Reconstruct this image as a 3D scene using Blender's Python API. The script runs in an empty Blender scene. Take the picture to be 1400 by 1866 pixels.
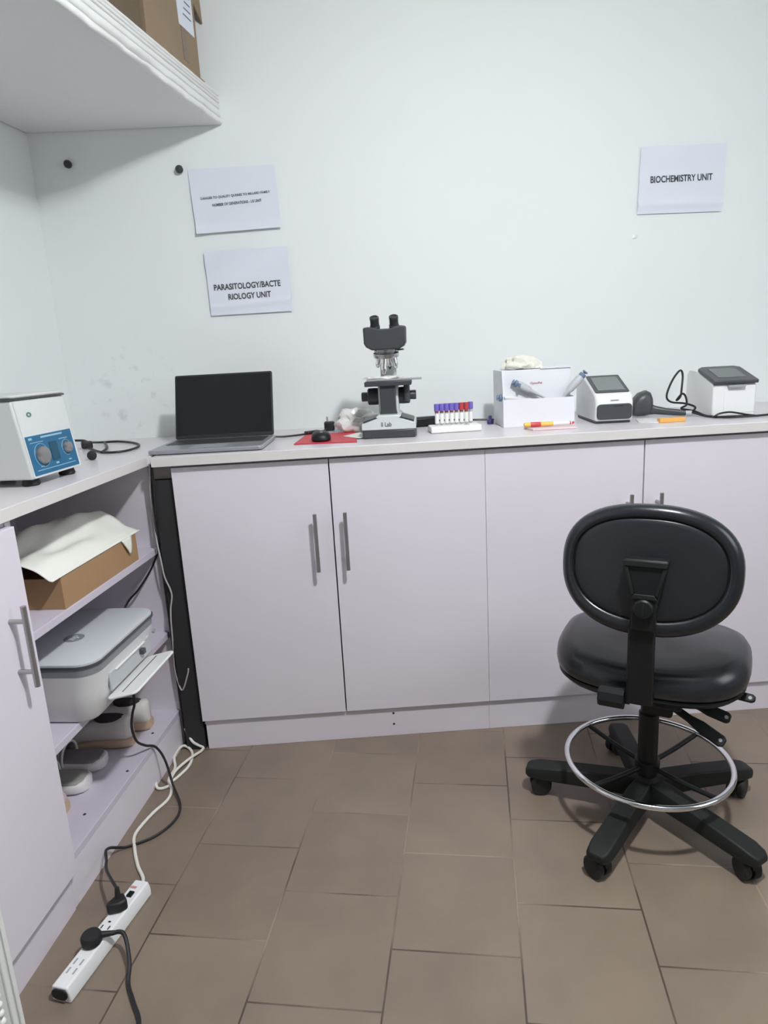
import bpy, bmesh, math, random
from mathutils import Vector, Matrix, Euler
random.seed(7)
PI = math.pi
S = bpy.context.scene
COL = S.collection

# ------------------------------------------------------------------ camera
cam_d = bpy.data.cameras.new('camera')
cam_d.sensor_fit = 'VERTICAL'; cam_d.sensor_height = 36.0
cam_d.lens = 1239.92 / 1866 * 36.0
cam_d.clip_start = 0.01
cam = bpy.data.objects.new('camera', cam_d); COL.objects.link(cam)
_r = Vector((0.99757932, -0.04495991, -0.0530481))
_u = Vector((0.06193385, 0.22759418, 0.97178449))
_f = Vector((0.03161791, 0.97271758, -0.22982779))
cam.matrix_world = Matrix(((_r.x, _u.x, -_f.x, 0.9689), (_r.y, _u.y, -_f.y, -2.374),
                           (_r.z, _u.z, -_f.z, 1.146), (0, 0, 0, 1)))
S.camera = cam

# ------------------------------------------------------------------ light and exposure
S.view_settings.view_transform = 'Standard'
S.view_settings.look = 'None'
S.view_settings.exposure = 0.0
S.view_settings.gamma = 1.0
S.view_settings.use_curve_mapping = False
world = bpy.data.worlds.new('world'); S.world = world
world.use_nodes = True
world.node_tree.nodes['Background'].inputs[0].default_value = (0.85, 0.92, 1.0, 1)
world.node_tree.nodes['Background'].inputs[1].default_value = 0.25

def area(name, loc, target, sx, sy, power, color, shape='RECTANGLE'):
    d = bpy.data.lights.new(name, 'AREA'); d.shape = shape
    d.size = sx
    if shape in ('RECTANGLE', 'ELLIPSE'): d.size_y = sy
    d.energy = power; d.color = color
    o = bpy.data.objects.new(name, d); COL.objects.link(o)
    o.location = loc
    o.rotation_euler = (Vector(target) - Vector(loc)).to_track_quat('-Z', 'Y').to_euler()
    return o
LAMP = (1.44, -1.78, 2.315)
LAMP_GLOW = 345.0      # the round bulb itself gives part of the light, most of it goes downwards
area('ceiling_lamp_light', (LAMP[0], LAMP[1], LAMP[2] - 0.066), (LAMP[0], LAMP[1], 0), 0.12, 0.12, 24, (0.97, 0.99, 1.0), 'DISK')
area('window_daylight', (3.33, -2.05, 1.55), (1.5, -0.6, 0.8), 1.05, 1.05, 15, (0.93, 0.97, 1.0))
area('doorway_fill_light', (1.5, -3.52, 1.35), (1.6, 0, 1.0), 0.95, 1.9, 0.4, (0.95, 0.98, 1.0))  # added fill light, set at an unseen rear doorway

# ------------------------------------------------------------------ materials
def mat(name, col, rough=0.5, metal=0.0, noise=0.0, nscale=20, bump=0.0, bscale=80, coat=0.0, spec=None,
        emit=None, alpha=None, trans=0.0, ior=1.45):
    m = bpy.data.materials.new(name); m.use_nodes = True
    nt = m.node_tree; b = nt.nodes['Principled BSDF']
    b.inputs['Base Color'].default_value = (*col, 1)
    b.inputs['Roughness'].default_value = rough
    b.inputs['Metallic'].default_value = metal
    if coat: b.inputs['Coat Weight'].default_value = coat; b.inputs['Coat Roughness'].default_value = 0.15
    if spec is not None: b.inputs['Specular IOR Level'].default_value = spec
    if emit: b.inputs['Emission Color'].default_value = (*col, 1); b.inputs['Emission Strength'].default_value = emit
    if alpha is not None: b.inputs['Alpha'].default_value = alpha
    if trans: b.inputs['Transmission Weight'].default_value = trans; b.inputs['IOR'].default_value = ior
    tc = nt.nodes.new('ShaderNodeTexCoord')
    if noise:
        n = nt.nodes.new('ShaderNodeTexNoise'); n.inputs['Scale'].default_value = nscale
        n.inputs['Detail'].default_value = 5
        nt.links.new(tc.outputs['Object'], n.inputs['Vector'])
        r = nt.nodes.new('ShaderNodeMix'); r.data_type = 'RGBA'
        r.inputs[6].default_value = (*[c * (1 - noise) for c in col], 1)
        r.inputs[7].default_value = (*[min(1, c * (1 + noise)) for c in col], 1)
        nt.links.new(n.outputs['Fac'], r.inputs[0]); nt.links.new(r.outputs[2], b.inputs['Base Color'])
    if bump:
        n = nt.nodes.new('ShaderNodeTexNoise'); n.inputs['Scale'].default_value = bscale
        n.inputs['Detail'].default_value = 4
        nt.links.new(tc.outputs['Object'], n.inputs['Vector'])
        bp = nt.nodes.new('ShaderNodeBump'); bp.inputs['Strength'].default_value = bump
        bp.inputs['Distance'].default_value = 0.004
        nt.links.new(n.outputs['Fac'], bp.inputs['Height']); nt.links.new(bp.outputs['Normal'], b.inputs['Normal'])
    return m

def wall_material(name, dirt):
    m = mat(name, (0.79, 0.822, 0.825), 0.62, noise=0.02, nscale=2.5, bump=0.12, bscale=14)
    if dirt:   # greyish scuff marks low on the wall, left of the laptop
        nt = m.node_tree; b = nt.nodes['Principled BSDF']
        src = b.inputs['Base Color'].links[0].from_socket
        tc = nt.nodes.new('ShaderNodeTexCoord')
        n = nt.nodes.new('ShaderNodeTexNoise'); n.inputs['Scale'].default_value = 26; n.inputs['Detail'].default_value = 6
        nt.links.new(tc.outputs['Object'], n.inputs['Vector'])
        r1 = nt.nodes.new('ShaderNodeMapRange'); r1.inputs[1].default_value = 0.56; r1.inputs[2].default_value = 0.72
        nt.links.new(n.outputs['Fac'], r1.inputs[0])
        v = nt.nodes.new('ShaderNodeVectorMath'); v.operation = 'DISTANCE'
        v.inputs[1].default_value = (0.20, 0, 1.04)
        nt.links.new(tc.outputs['Object'], v.inputs[0])
        r2 = nt.nodes.new('ShaderNodeMapRange'); r2.inputs[1].default_value = 0.22; r2.inputs[2].default_value = 0.08
        nt.links.new(v.outputs['Value'], r2.inputs[0])
        mu = nt.nodes.new('ShaderNodeMath'); mu.operation = 'MULTIPLY'
        nt.links.new(r1.outputs[0], mu.inputs[0]); nt.links.new(r2.outputs[0], mu.inputs[1])
        m2 = nt.nodes.new('ShaderNodeMath'); m2.operation = 'MULTIPLY'; m2.inputs[1].default_value = 0.34
        nt.links.new(mu.outputs[0], m2.inputs[0])
        mx = nt.nodes.new('ShaderNodeMix'); mx.data_type = 'RGBA'
        nt.links.new(m2.outputs[0], mx.inputs[0]); nt.links.new(src, mx.inputs[6])
        mx.inputs[7].default_value = (0.36, 0.39, 0.40, 1)
        nt.links.new(mx.outputs[2], b.inputs['Base Color'])
    return m

GA = 0.1706
def floor_material():
    m = mat('floor_tiles', (0.17, 0.13, 0.10), 0.42)
    nt = m.node_tree; b = nt.nodes['Principled BSDF']
    tc = nt.nodes.new('ShaderNodeTexCoord')
    dx = nt.nodes.new('ShaderNodeVectorMath'); dx.operation = 'DOT_PRODUCT'
    dx.inputs[1].default_value = (-math.sin(GA), -math.cos(GA), 0)
    dy = nt.nodes.new('ShaderNodeVectorMath'); dy.operation = 'DOT_PRODUCT'
    dy.inputs[1].default_value = (math.cos(GA), -math.sin(GA), 0)
    for q in (dx, dy): nt.links.new(tc.outputs['Object'], q.inputs[0])
    ax = nt.nodes.new('ShaderNodeMath'); ax.operation = 'ADD'; ax.inputs[1].default_value = 26.45 - 0.554 - 0.13225
    ay = nt.nodes.new('ShaderNodeMath'); ay.operation = 'ADD'; ay.inputs[1].default_value = 25.25 - 0.668 + 0.2525 * 0
    nt.links.new(dx.outputs['Value'], ax.inputs[0]); nt.links.new(dy.outputs['Value'], ay.inputs[0])
    cb = nt.nodes.new('ShaderNodeCombineXYZ')
    nt.links.new(ax.outputs[0], cb.inputs[0]); nt.links.new(ay.outputs[0], cb.inputs[1])
    br = nt.nodes.new('ShaderNodeTexBrick')
    br.offset = 0.5; br.offset_frequency = 2; br.squash = 1.0
    br.inputs['Scale'].default_value = 1.0
    br.inputs['Brick Width'].default_value = 0.2645; br.inputs['Row Height'].default_value = 0.2525
    br.inputs['Mortar Size'].default_value = 0.0021; br.inputs['Mortar Smooth'].default_value = 0.3
    br.inputs['Bias'].default_value = 0
    br.inputs['Color1'].default_value = (0.203, 0.157, 0.120, 1)
    br.inputs['Color2'].default_value = (0.226, 0.177, 0.136, 1)
    br.inputs['Mortar'].default_value = (0.13, 0.095, 0.07, 1)
    nt.links.new(cb.outputs[0], br.inputs['Vector'])
    # grout varies between dark and pale
    n2 = nt.nodes.new('ShaderNodeTexNoise'); n2.inputs['Scale'].default_value = 3.2; n2.inputs['Detail'].default_value = 3
    nt.links.new(tc.outputs['Object'], n2.inputs['Vector'])
    rp = nt.nodes.new('ShaderNodeMapRange'); rp.inputs[1].default_value = 0.42; rp.inputs[2].default_value = 0.62
    nt.links.new(n2.outputs['Fac'], rp.inputs[0])
    mg = nt.nodes.new('ShaderNodeMix'); mg.data_type = 'RGBA'
    mg.inputs[6].default_value = (0.075, 0.055, 0.043, 1); mg.inputs[7].default_value = (0.27, 0.215, 0.165, 1)
    nt.links.new(rp.outputs[0], mg.inputs[0]); nt.links.new(mg.outputs[2], br.inputs['Mortar'])
    n = nt.nodes.new('ShaderNodeTexNoise'); n.inputs['Scale'].default_value = 7; n.inputs['Detail'].default_value = 6
    nt.links.new(tc.outputs['Object'], n.inputs['Vector'])
    r = nt.nodes.new('ShaderNodeMapRange'); r.inputs[3].default_value = 0.78; r.inputs[4].default_value = 1.22
    nt.links.new(n.outputs['Fac'], r.inputs[0])
    mx = nt.nodes.new('ShaderNodeVectorMath'); mx.operation = 'SCALE'
    nt.links.new(br.outputs['Color'], mx.inputs[0]); nt.links.new(r.outputs[0], mx.inputs['Scale'])
    nt.links.new(mx.outputs[0], b.inputs['Base Color'])
    bp = nt.nodes.new('ShaderNodeBump'); bp.inputs['Strength'].default_value = 0.5; bp.inputs['Distance'].default_value = 0.002
    bp.invert = True
    nt.links.new(br.outputs['Fac'], bp.inputs['Height']); nt.links.new(bp.outputs['Normal'], b.inputs['Normal'])
    return m

M = {}
M['wall'] = wall_material('wall_paint', False)
M['wall_dirty'] = wall_material('wall_paint_scuffed', True)
M['wall_far'] = mat('wall_unseen_dark', (0.30, 0.31, 0.32), 0.7, noise=0.03, nscale=3)  # unseen right and rear walls, darkened to cut bounced light
M['ceiling'] = mat('ceiling_paint', (0.60, 0.61, 0.60), 0.8)
M['floor'] = floor_material()
M['plaster'] = mat('shelf_plaster', (0.80, 0.81, 0.80), 0.55, bump=0.35, bscale=30)
M['laminate'] = mat('lilac_laminate', (0.745, 0.694, 0.768), 0.36, noise=0.02, nscale=4)
M['laminate_edge'] = mat('lilac_laminate_edge', (0.66, 0.62, 0.67), 0.4)
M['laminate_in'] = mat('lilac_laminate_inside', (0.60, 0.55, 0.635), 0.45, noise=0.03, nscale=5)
M['top'] = mat('worktop_laminate', (0.66, 0.625, 0.66), 0.30, noise=0.03, nscale=6)
M['top_edge'] = mat('worktop_edge', (0.70, 0.675, 0.66), 0.4, noise=0.03, nscale=9)
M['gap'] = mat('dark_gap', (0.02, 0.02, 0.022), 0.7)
M['lightening'] = mat('grey_brown_board', (0.30, 0.27, 0.26), 0.6)
M['steel'] = mat('brushed_steel', (0.42, 0.40, 0.40), 0.34, 0.9)
M['chrome'] = mat('chrome', (0.82, 0.83, 0.84), 0.10, 1.0)
M['leather'] = mat('black_vinyl', (0.013, 0.0155, 0.020), 0.27, bump=0.04, bscale=300, spec=0.55)
M['back_vinyl'] = mat('black_vinyl_panel', (0.013, 0.015, 0.019), 0.38, bump=0.08, bscale=220)
M['plastic'] = mat('black_plastic', (0.008, 0.009, 0.010), 0.45, spec=0.32)
M['plastic_base'] = mat('worn_black_plastic', (0.013, 0.015, 0.014), 0.55, noise=0.3, nscale=30, spec=0.28)
M['rubber'] = mat('black_rubber', (0.012, 0.012, 0.013), 0.6)
M['micro_black'] = mat('microscope_black', (0.045, 0.05, 0.058), 0.42)
M['micro_white'] = mat('microscope_enamel', (0.62, 0.65, 0.66), 0.35)
M['metal'] = mat('machined_metal', (0.55, 0.55, 0.56), 0.25, 0.95)
M['screen'] = mat('black_screen', (0.012, 0.015, 0.018), 0.14, spec=0.4)
M['bezel'] = mat('black_bezel', (0.016, 0.017, 0.019), 0.4)
M['laptop'] = mat('laptop_silver', (0.34, 0.35, 0.38), 0.35, 0.4)
M['keys'] = mat('keyboard_black', (0.03, 0.03, 0.035), 0.5)
M['white_pl'] = mat('white_plastic', (0.80, 0.81, 0.82), 0.35)
M['white_pl2'] = mat('white_plastic_matte', (0.72, 0.72, 0.72), 0.5)
M['grey_pl'] = mat('grey_plastic', (0.33, 0.35, 0.37), 0.4)
M['lid_grey'] = mat('printer_lid_grey', (0.56, 0.59, 0.62), 0.4)
M['exit_grey'] = mat('printer_exit_grey', (0.46, 0.48, 0.50), 0.45)
M['lid_band'] = mat('printer_band_grey', (0.23, 0.25, 0.27), 0.4)
M['cent_body'] = mat('centrifuge_enamel', (0.60, 0.62, 0.61), 0.4, noise=0.03, nscale=6)
M['cent_front'] = mat('centrifuge_front', (0.68, 0.70, 0.70), 0.4)
M['blue'] = mat('blue_panel', (0.018, 0.13, 0.26), 0.35, noise=0.15, nscale=40)
M['blue_dk'] = mat('blue_panel_dark', (0.012, 0.075, 0.13), 0.4)
M['print_pale'] = mat('pale_panel_print', (0.30, 0.50, 0.62), 0.5)
M['dkgrey'] = mat('dark_grey_plastic', (0.055, 0.06, 0.068), 0.4)
M['glass_dark'] = mat('dark_display', (0.10, 0.115, 0.12), 0.2)
M['display'] = mat('grey_display', (0.17, 0.19, 0.19), 0.25)
M['paper'] = mat('white_paper', (0.72, 0.75, 0.83), 0.7)
M['ink'] = mat('black_ink', (0.05, 0.05, 0.055), 0.7)
M['ink_soft'] = mat('grey_ink', (0.13, 0.13, 0.15), 0.7)
M['card'] = mat('brown_cardboard', (0.275, 0.200, 0.130), 0.75, noise=0.10, nscale=9)
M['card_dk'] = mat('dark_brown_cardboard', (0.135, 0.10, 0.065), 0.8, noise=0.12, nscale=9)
M['card_tan'] = mat('tan_cardboard', (0.37, 0.225, 0.115), 0.75, noise=0.06, nscale=12)
M['tape'] = mat('brown_tape', (0.20, 0.135, 0.10), 0.35)
M['cloth'] = mat('white_sheet', (0.80, 0.80, 0.74), 0.7, bump=0.2, bscale=35)
M['tissue'] = mat('crumpled_tissue', (0.78, 0.76, 0.68), 0.8, noise=0.10, nscale=60)
M['film'] = mat('clear_plastic_film', (0.72, 0.71, 0.69), 0.2, noise=0.25, nscale=45)
M['carton_white'] = mat('white_carton', (0.78, 0.79, 0.83), 0.5)
M['carton_in'] = mat('white_carton_inside', (0.62, 0.63, 0.66), 0.6)
M['red'] = mat('red_card', (0.55, 0.035, 0.055), 0.5)
M['redpen'] = mat('red_plastic', (0.58, 0.06, 0.07), 0.4)
M['yellow'] = mat('yellow_plastic', (0.85, 0.52, 0.10), 0.45)
M['orange'] = mat('orange_box', (0.80, 0.42, 0.10), 0.55)
M['pink'] = mat('pink_paper', (0.78, 0.60, 0.62), 0.7)
M['purple'] = mat('purple_cap', (0.17, 0.12, 0.50), 0.45)
M['redcap'] = mat('red_cap', (0.42, 0.045, 0.06), 0.45)
M['tube'] = mat('tube_plastic', (0.62, 0.63, 0.60), 0.15, trans=0.35)
M['label'] = mat('tube_label', (0.82, 0.82, 0.80), 0.6)
M['blood'] = mat('dried_blood', (0.22, 0.03, 0.03), 0.5)
M['foam'] = mat('white_foam', (0.86, 0.86, 0.84), 0.75, bump=0.1, bscale=200)
M['bluegrey'] = mat('blue_grey_plastic', (0.16, 0.22, 0.33), 0.4)
M['pip'] = mat('pipette_grey', (0.50, 0.51, 0.54), 0.4)
M['navy'] = mat('navy_plastic', (0.05, 0.05, 0.16), 0.4)
M['sneaker'] = mat('white_shoe_leather', (0.66, 0.62, 0.60), 0.6, noise=0.08, nscale=20)
M['tan_sole'] = mat('tan_sole', (0.50, 0.36, 0.26), 0.7)
M['grey_shoe'] = mat('grey_shoe', (0.22, 0.20, 0.21), 0.7, noise=0.15, nscale=20)
M['olive_shoe'] = mat('green_grey_shoe', (0.33, 0.34, 0.31), 0.7, noise=0.12, nscale=20)
M['white_sole'] = mat('white_sole', (0.70, 0.68, 0.70), 0.6)
M['insole'] = mat('dark_insole', (0.03, 0.028, 0.03), 0.8)
M['pinkshoe'] = mat('pale_pink_shoe', (0.60, 0.48, 0.46), 0.7)
M['cord_w'] = mat('white_cord', (0.78, 0.76, 0.70), 0.5)
M['cord_g'] = mat('grey_white_cord', (0.46, 0.44, 0.43), 0.5)
M['cord_b'] = mat('black_cord', (0.012, 0.012, 0.014), 0.45)
M['emboss'] = mat('embossed_white', (0.62, 0.64, 0.61), 0.5)
M['bead'] = mat('raised_white', (0.78, 0.79, 0.77), 0.45)
M['lampglow'] = mat('lamp_diffuser', (0.96, 0.99, 1.0), 0.5, emit=LAMP_GLOW)
M['frame'] = mat('window_frame_white', (0.7, 0.7, 0.7), 0.5)
M['pane'] = mat('window_glass', (0.9, 0.95, 1.0), 0.05, trans=1.0)
M['peg'] = mat('black_peg', (0.035, 0.04, 0.04), 0.6)
M['logo_teal'] = mat('teal_badge', (0.10, 0.20, 0.19), 0.5)
M['redprint'] = mat('red_print', (0.55, 0.25, 0.25), 0.6)

# ------------------------------------------------------------------ mesh helpers
def smooth_path(pts, k=6):
    P = [Vector(p) for p in pts]
    if len(P) < 3: return P
    out = []
    for i in range(len(P) - 1):
        a = P[max(i - 1, 0)]; b = P[i]; c = P[i + 1]; d = P[min(i + 2, len(P) - 1)]
        for j in range(k):
            t = j / k
            out.append(0.5 * ((2 * b) + (-a + c) * t + (2 * a - 5 * b + 4 * c - d) * t * t + (-a + 3 * b - 3 * c + d) * t ** 3))
    out.append(P[-1])
    return out

class MB:
    def __init__(s): s.bm = bmesh.new()
    def box(s, x0, x1, y0, y1, z0, z1, X=None):
        vs = [s.bm.verts.new(p) for p in ((x0, y0, z0), (x1, y0, z0), (x1, y1, z0), (x0, y1, z0),
                                          (x0, y0, z1), (x1, y0, z1), (x1, y1, z1), (x0, y1, z1))]
        if X is not None:
            for v in vs: v.co = X @ v.co
        for f in ((0, 3, 2, 1), (4, 5, 6, 7), (0, 1, 5, 4), (1, 2, 6, 5), (2, 3, 7, 6), (3, 0, 4, 7)):
            s.bm.faces.new([vs[i] for i in f])
        return s
    def prism(s, pts, z0, z1, X=None):
        """polygon in local xy extruded along local z, then moved by X"""
        n = len(pts)
        a = [s.bm.verts.new((p[0], p[1], z0)) for p in pts]; b = [s.bm.verts.new((p[0], p[1], z1)) for p in pts]
        if X is not None:
            for v in a + b: v.co = X @ v.co
        s.bm.faces.new(a[::-1]); s.bm.faces.new(b)
        for i in range(n): s.bm.faces.new((a[i], a[(i + 1) % n], b[(i + 1) % n], b[i]))
        return s
    def loft(s, rings, cap=True):
        R = [[s.bm.verts.new(p) for p in r] for r in rings]
        n = len(R[0])
        for a, b in zip(R, R[1:]):
            for i in range(n): s.bm.faces.new((a[i], a[(i + 1) % n], b[(i + 1) % n], b[i]))
        if cap:
            s.bm.faces.new(R[0][::-1]); s.bm.faces.new(R[-1])
        return s
    def lathe(s, prof, X=None, n=28):
        rings = []
        for r, z in prof:
            r = max(r, 1e-5)
            q = [Vector((r * math.cos(2 * PI * i / n), r * math.sin(2 * PI * i / n), z)) for i in range(n)]
            rings.append([X @ p for p in q] if X is not None else q)
        return s.loft(rings)
    def cyl(s, p0, p1, r0, r1=None, n=20):
        p0 = Vector(p0); p1 = Vector(p1); r1 = r0 if r1 is None else r1
        d = p1 - p0
        X = Matrix.Translation(p0) @ d.to_track_quat('Z', 'Y').to_matrix().to_4x4()
        return s.lathe([(r0, 0), (r1, d.length)], X, n)
    def tube(s, pts, r, n=8, k=6, closed=False):
        P = smooth_path(pts, k) if k else [Vector(p) for p in pts]
        rings = []; up = Vector((0, 0, 1)); prev = None
        for i, p in enumerate(P):
            t = (P[min(i + 1, len(P) - 1)] - P[max(i - 1, 0)])
            t = t.normalized() if t.length > 1e-9 else Vector((1, 0, 0))
            if prev is None:
                a = t.cross(up)
                if a.length < 1e-3: a = t.cross(Vector((1, 0, 0)))
            else:
                a = prev - t * prev.dot(t)
                if a.length < 1e-6: a = t.cross(up)
            a.normalize(); b = t.cross(a); prev = a
            rr = r[min(int(i * len(r) / len(P)), len(r) - 1)] if isinstance(r, (list, tuple)) else r
            rings.append([p + a * (rr * math.cos(2 * PI * j / n)) + b * (rr * math.sin(2 * PI * j / n)) for j in range(n)])
        return s.loft(rings)
    def torus(s, R, r, X=None, n=64, m=12):
        V = []
        for i in range(n):
            a = 2 * PI * i / n
            row = []
            for j in range(m):
                b = 2 * PI * j / m
                p = Vector(((R + r * math.cos(b)) * math.cos(a), (R + r * math.cos(b)) * math.sin(a), r * math.sin(b)))
                row.append(s.bm.verts.new(X @ p if X is not None else p))
            V.append(row)
        for i in range(n):
            for j in range(m):
                s.bm.faces.new((V[i][j], V[(i + 1) % n][j], V[(i + 1) % n][(j + 1) % m], V[i][(j + 1) % m]))
        return s
    def ball(s, c, r, sc=(1, 1, 1), u=16, v=10, X=None):
        Mx = Matrix.Translation(c) @ Matrix.Diagonal((r * sc[0], r * sc[1], r * sc[2], 1))
        if X is not None: Mx = X @ Mx
        bmesh.ops.create_uvsphere(s.bm, u_segments=u, v_segments=v, radius=1, matrix=Mx)
        return s
    def grid(s, nx, ny, fn):
        V = [[s.bm.verts.new(fn(i / nx, j / ny)) for j in range(ny + 1)] for i in range(nx + 1)]
        for i in range(nx):
            for j in range(ny):
                s.bm.faces.new((V[i][j], V[i + 1][j], V[i + 1][j + 1], V[i][j + 1]))
        return s
    def build(s, name, m, parent=None, bevel=0.0, seg=2, smooth=40, subsurf=0, solid=0.0, loc=None, rot=None):
        bmesh.ops.recalc_face_normals(s.bm, faces=s.bm.faces)
        me = bpy.data.meshes.new(name); s.bm.to_mesh(me); s.bm.free()
        me.materials.append(m)
        if smooth:
            for p in me.polygons: p.use_smooth = True
            me.set_sharp_from_angle(angle=math.radians(smooth))
        o = bpy.data.objects.new(name, me); COL.objects.link(o)
        if parent: o.parent = parent
        if loc is not None: o.location = loc
        if rot is not None: o.rotation_euler = rot
        if solid:
            q = o.modifiers.new('solid', 'SOLIDIFY'); q.thickness = solid; q.offset = 0
        if bevel:
            q = o.modifiers.new('bevel', 'BEVEL'); q.width = bevel; q.segments = seg; q.limit_method = 'ANGLE'
            q.angle_limit = math.radians(35)
            q.harden_normals = False
        if subsurf:
            q = o.modifiers.new('sub', 'SUBSURF'); q.levels = subsurf; q.render_levels = subsurf
        return o

def tag(o, label, cat, group=None):
    o['label'] = label; o['category'] = cat
    if group: o['group'] = group
    return o
def thing(name, label, cat, loc=(0, 0, 0), rz=0.0, group=None, rot=None):
    o = bpy.data.objects.new(name, None); COL.objects.link(o)
    o.empty_display_size = 0.05
    o.location = loc; o.rotation_euler = rot if rot else (0, 0, rz)
    return tag(o, label, cat, group)
def struct(o): o['kind'] = 'structure'; return o

def text(name, body, width, height, m, parent, X, thick=0.0004):
    """flat lettering in the local xy plane, centred and fitted to width x height, then moved by X"""
    c = bpy.data.curves.new(name, 'FONT'); c.body = body; c.size = 1.0; c.extrude = 0.0; c.offset = 0.018
    c.resolution_u = 3
    t = bpy.data.objects.new(name, c); COL.objects.link(t)
    dg = bpy.context.evaluated_depsgraph_get()
    me = bpy.data.meshes.new_from_object(t.evaluated_get(dg))
    bpy.data.objects.remove(t); bpy.data.curves.remove(c)
    xs = [v.co.x for v in me.vertices]; ys = [v.co.y for v in me.vertices]
    x0, x1, y0, y1 = min(xs), max(xs), min(ys), max(ys)
    for v in me.vertices:
        v.co = X @ Vector(((v.co.x - (x0 + x1) / 2) / (x1 - x0) * width, (v.co.y - (y0 + y1) / 2) / (y1 - y0) * height, 0))
    me.name = name
    me.materials.clear(); me.materials.append(m)
    o = bpy.data.objects.new(name, me); COL.objects.link(o)
    if parent: o.parent = parent
    q = o.modifiers.new('solid', 'SOLIDIFY'); q.thickness = thick; q.offset = 0
    return o

def T(x, y, z): return Matrix.Translation((x, y, z))
def RX(a): return Matrix.Rotation(a, 4, 'X')
def RY(a): return Matrix.Rotation(a, 4, 'Y')
def RZ(a): return Matrix.Rotation(a, 4, 'Z')
FRONT = RX(PI / 2)       # local xy -> world xz facing -y

def superellipse(a, b, n=48, e=2.6):
    out = []
    for i in range(n):
        t = 2 * PI * i / n
        c, s_ = math.cos(t), math.sin(t)
        out.append((a * math.copysign(abs(c) ** (2 / e), c), b * math.copysign(abs(s_) ** (2 / e), s_)))
    return out
def rrect(x0, x1, y0, y1, r, k=6):
    out = []
    for cx, cy, a0 in ((x1 - r, y1 - r, 0), (x0 + r, y1 - r, 90), (x0 + r, y0 + r, 180), (x1 - r, y0 + r, 270)):
        for i in range(k + 1):
            a = math.radians(a0 + 90 * i / k)
            out.append((cx + r * math.cos(a), cy + r * math.sin(a)))
    return out

# ------------------------------------------------------------------ the room
BW = 0.20                    # left wall leaves the back wall at this angle off square
CEIL = 2.45
wl = Vector((-math.sin(BW), -math.cos(BW), 0))
WL = lambda t: (wl.x * t, wl.y * t)
struct(MB().box(-1.2, 3.5, -3.7, 0.1, -0.06, 0).build('floor', M['floor'], smooth=0))
struct(MB().box(-1.2, 3.5, -3.7, 0.1, CEIL, CEIL + 0.06).build('ceiling', M['ceiling'], smooth=0))
struct(MB().box(-0.12, 3.5, 0, 0.1, 0, CEIL).build('wall_back', M['wall_dirty'], smooth=0))
p = WL(3.75)
nx, ny = -math.cos(BW) * 0.1, math.sin(BW) * 0.1
struct(MB().prism([(0, 0), (nx, ny), (p[0] + nx, p[1] + ny), p], 0, CEIL).build('wall_left', M['wall'], smooth=0))
# right wall with a window opening
w = MB()
w.box(3.4, 3.5, -3.7, 0, 0, 0.95); w.box(3.4, 3.5, -3.7, 0, 2.15, CEIL)
w.box(3.4, 3.5, -3.7, -2.65, 0.95, 2.15); w.box(3.4, 3.5, -1.45, 0, 0.95, 2.15)
struct(w.build('wall_right', M['wall_far'], smooth=0))
wf = struct(MB().box(3.42, 3.48, -2.65, -2.60, 0.95, 2.15).box(3.42, 3.48, -1.50, -1.45, 0.95, 2.15)
            .box(3.42, 3.48, -2.60, -1.50, 0.95, 1.0).box(3.42, 3.48, -2.60, -1.50, 2.10, 2.15)
            .box(3.43, 3.47, -2.07, -2.03, 1.0, 2.10).build('window_1', M['frame'], smooth=0))
MB().box(3.448, 3.452, -2.60, -1.50, 1.0, 2.10).build('pane', M['pane'], wf, smooth=0)
# rear wall with a doorway
w = MB()
w.box(-1.1, 1.0, -3.7, -3.6, 0, CEIL); w.box(2.0, 3.5, -3.7, -3.6, 0, CEIL); w.box(1.0, 2.0, -3.7, -3.6, 2.1, CEIL)
struct(w.build('wall_rear', M['wall_far'], smooth=0))

lamp = thing('ceiling_lamp', 'small round ceiling lamp above the middle of the floor', 'lamp', (LAMP[0], LAMP[1], CEIL))
MB().lathe([(0.05, 0), (0.05, -0.02), (0.022, -0.05), (0.022, -0.085)]).build('lamp_base', M['white_pl'], lamp)
MB().ball((0, 0, LAMP[2] - CEIL), 0.062, u=24, v=16).build('bulb', M['lampglow'], lamp)

# ------------------------------------------------------------------ wall shelf, upper left
BS = 0.23
sl = Vector((-math.sin(BS), -math.cos(BS), 0)); sn = Vector((math.cos(BS), -math.sin(BS), 0))
ZS0, ZS1 = 1.862, 1.949
shelf = thing('wall_shelf', 'thick white plastered shelf high on the left wall with a ridged front edge', 'shelf', (0.5995, -0.002, 0))
def SH(t, off): return ((sl * t + sn * off).x, (sl * t + sn * off).y)
Lsh = 2.2
wallend = [(wl * 2.3).x - 0.5995 + 0.004, (wl * 2.3).y]
MB().prism([(-0.5995 + 0.003, 0), SH(0, 0), SH(Lsh, 0), wallend], ZS0, ZS1).build('slab', M['plaster'], shelf, smooth=0)
e = MB()
ridges = [(0.006, 0.014, 0.008), (0.030, 0.018, 0.006), (0.050, 0.014, 0.005), (0.063, 0.008, 0.0055), (0.073, 0.008, 0.0055), (0.082, 0.009, 0.006)]
nseg = 110
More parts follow.
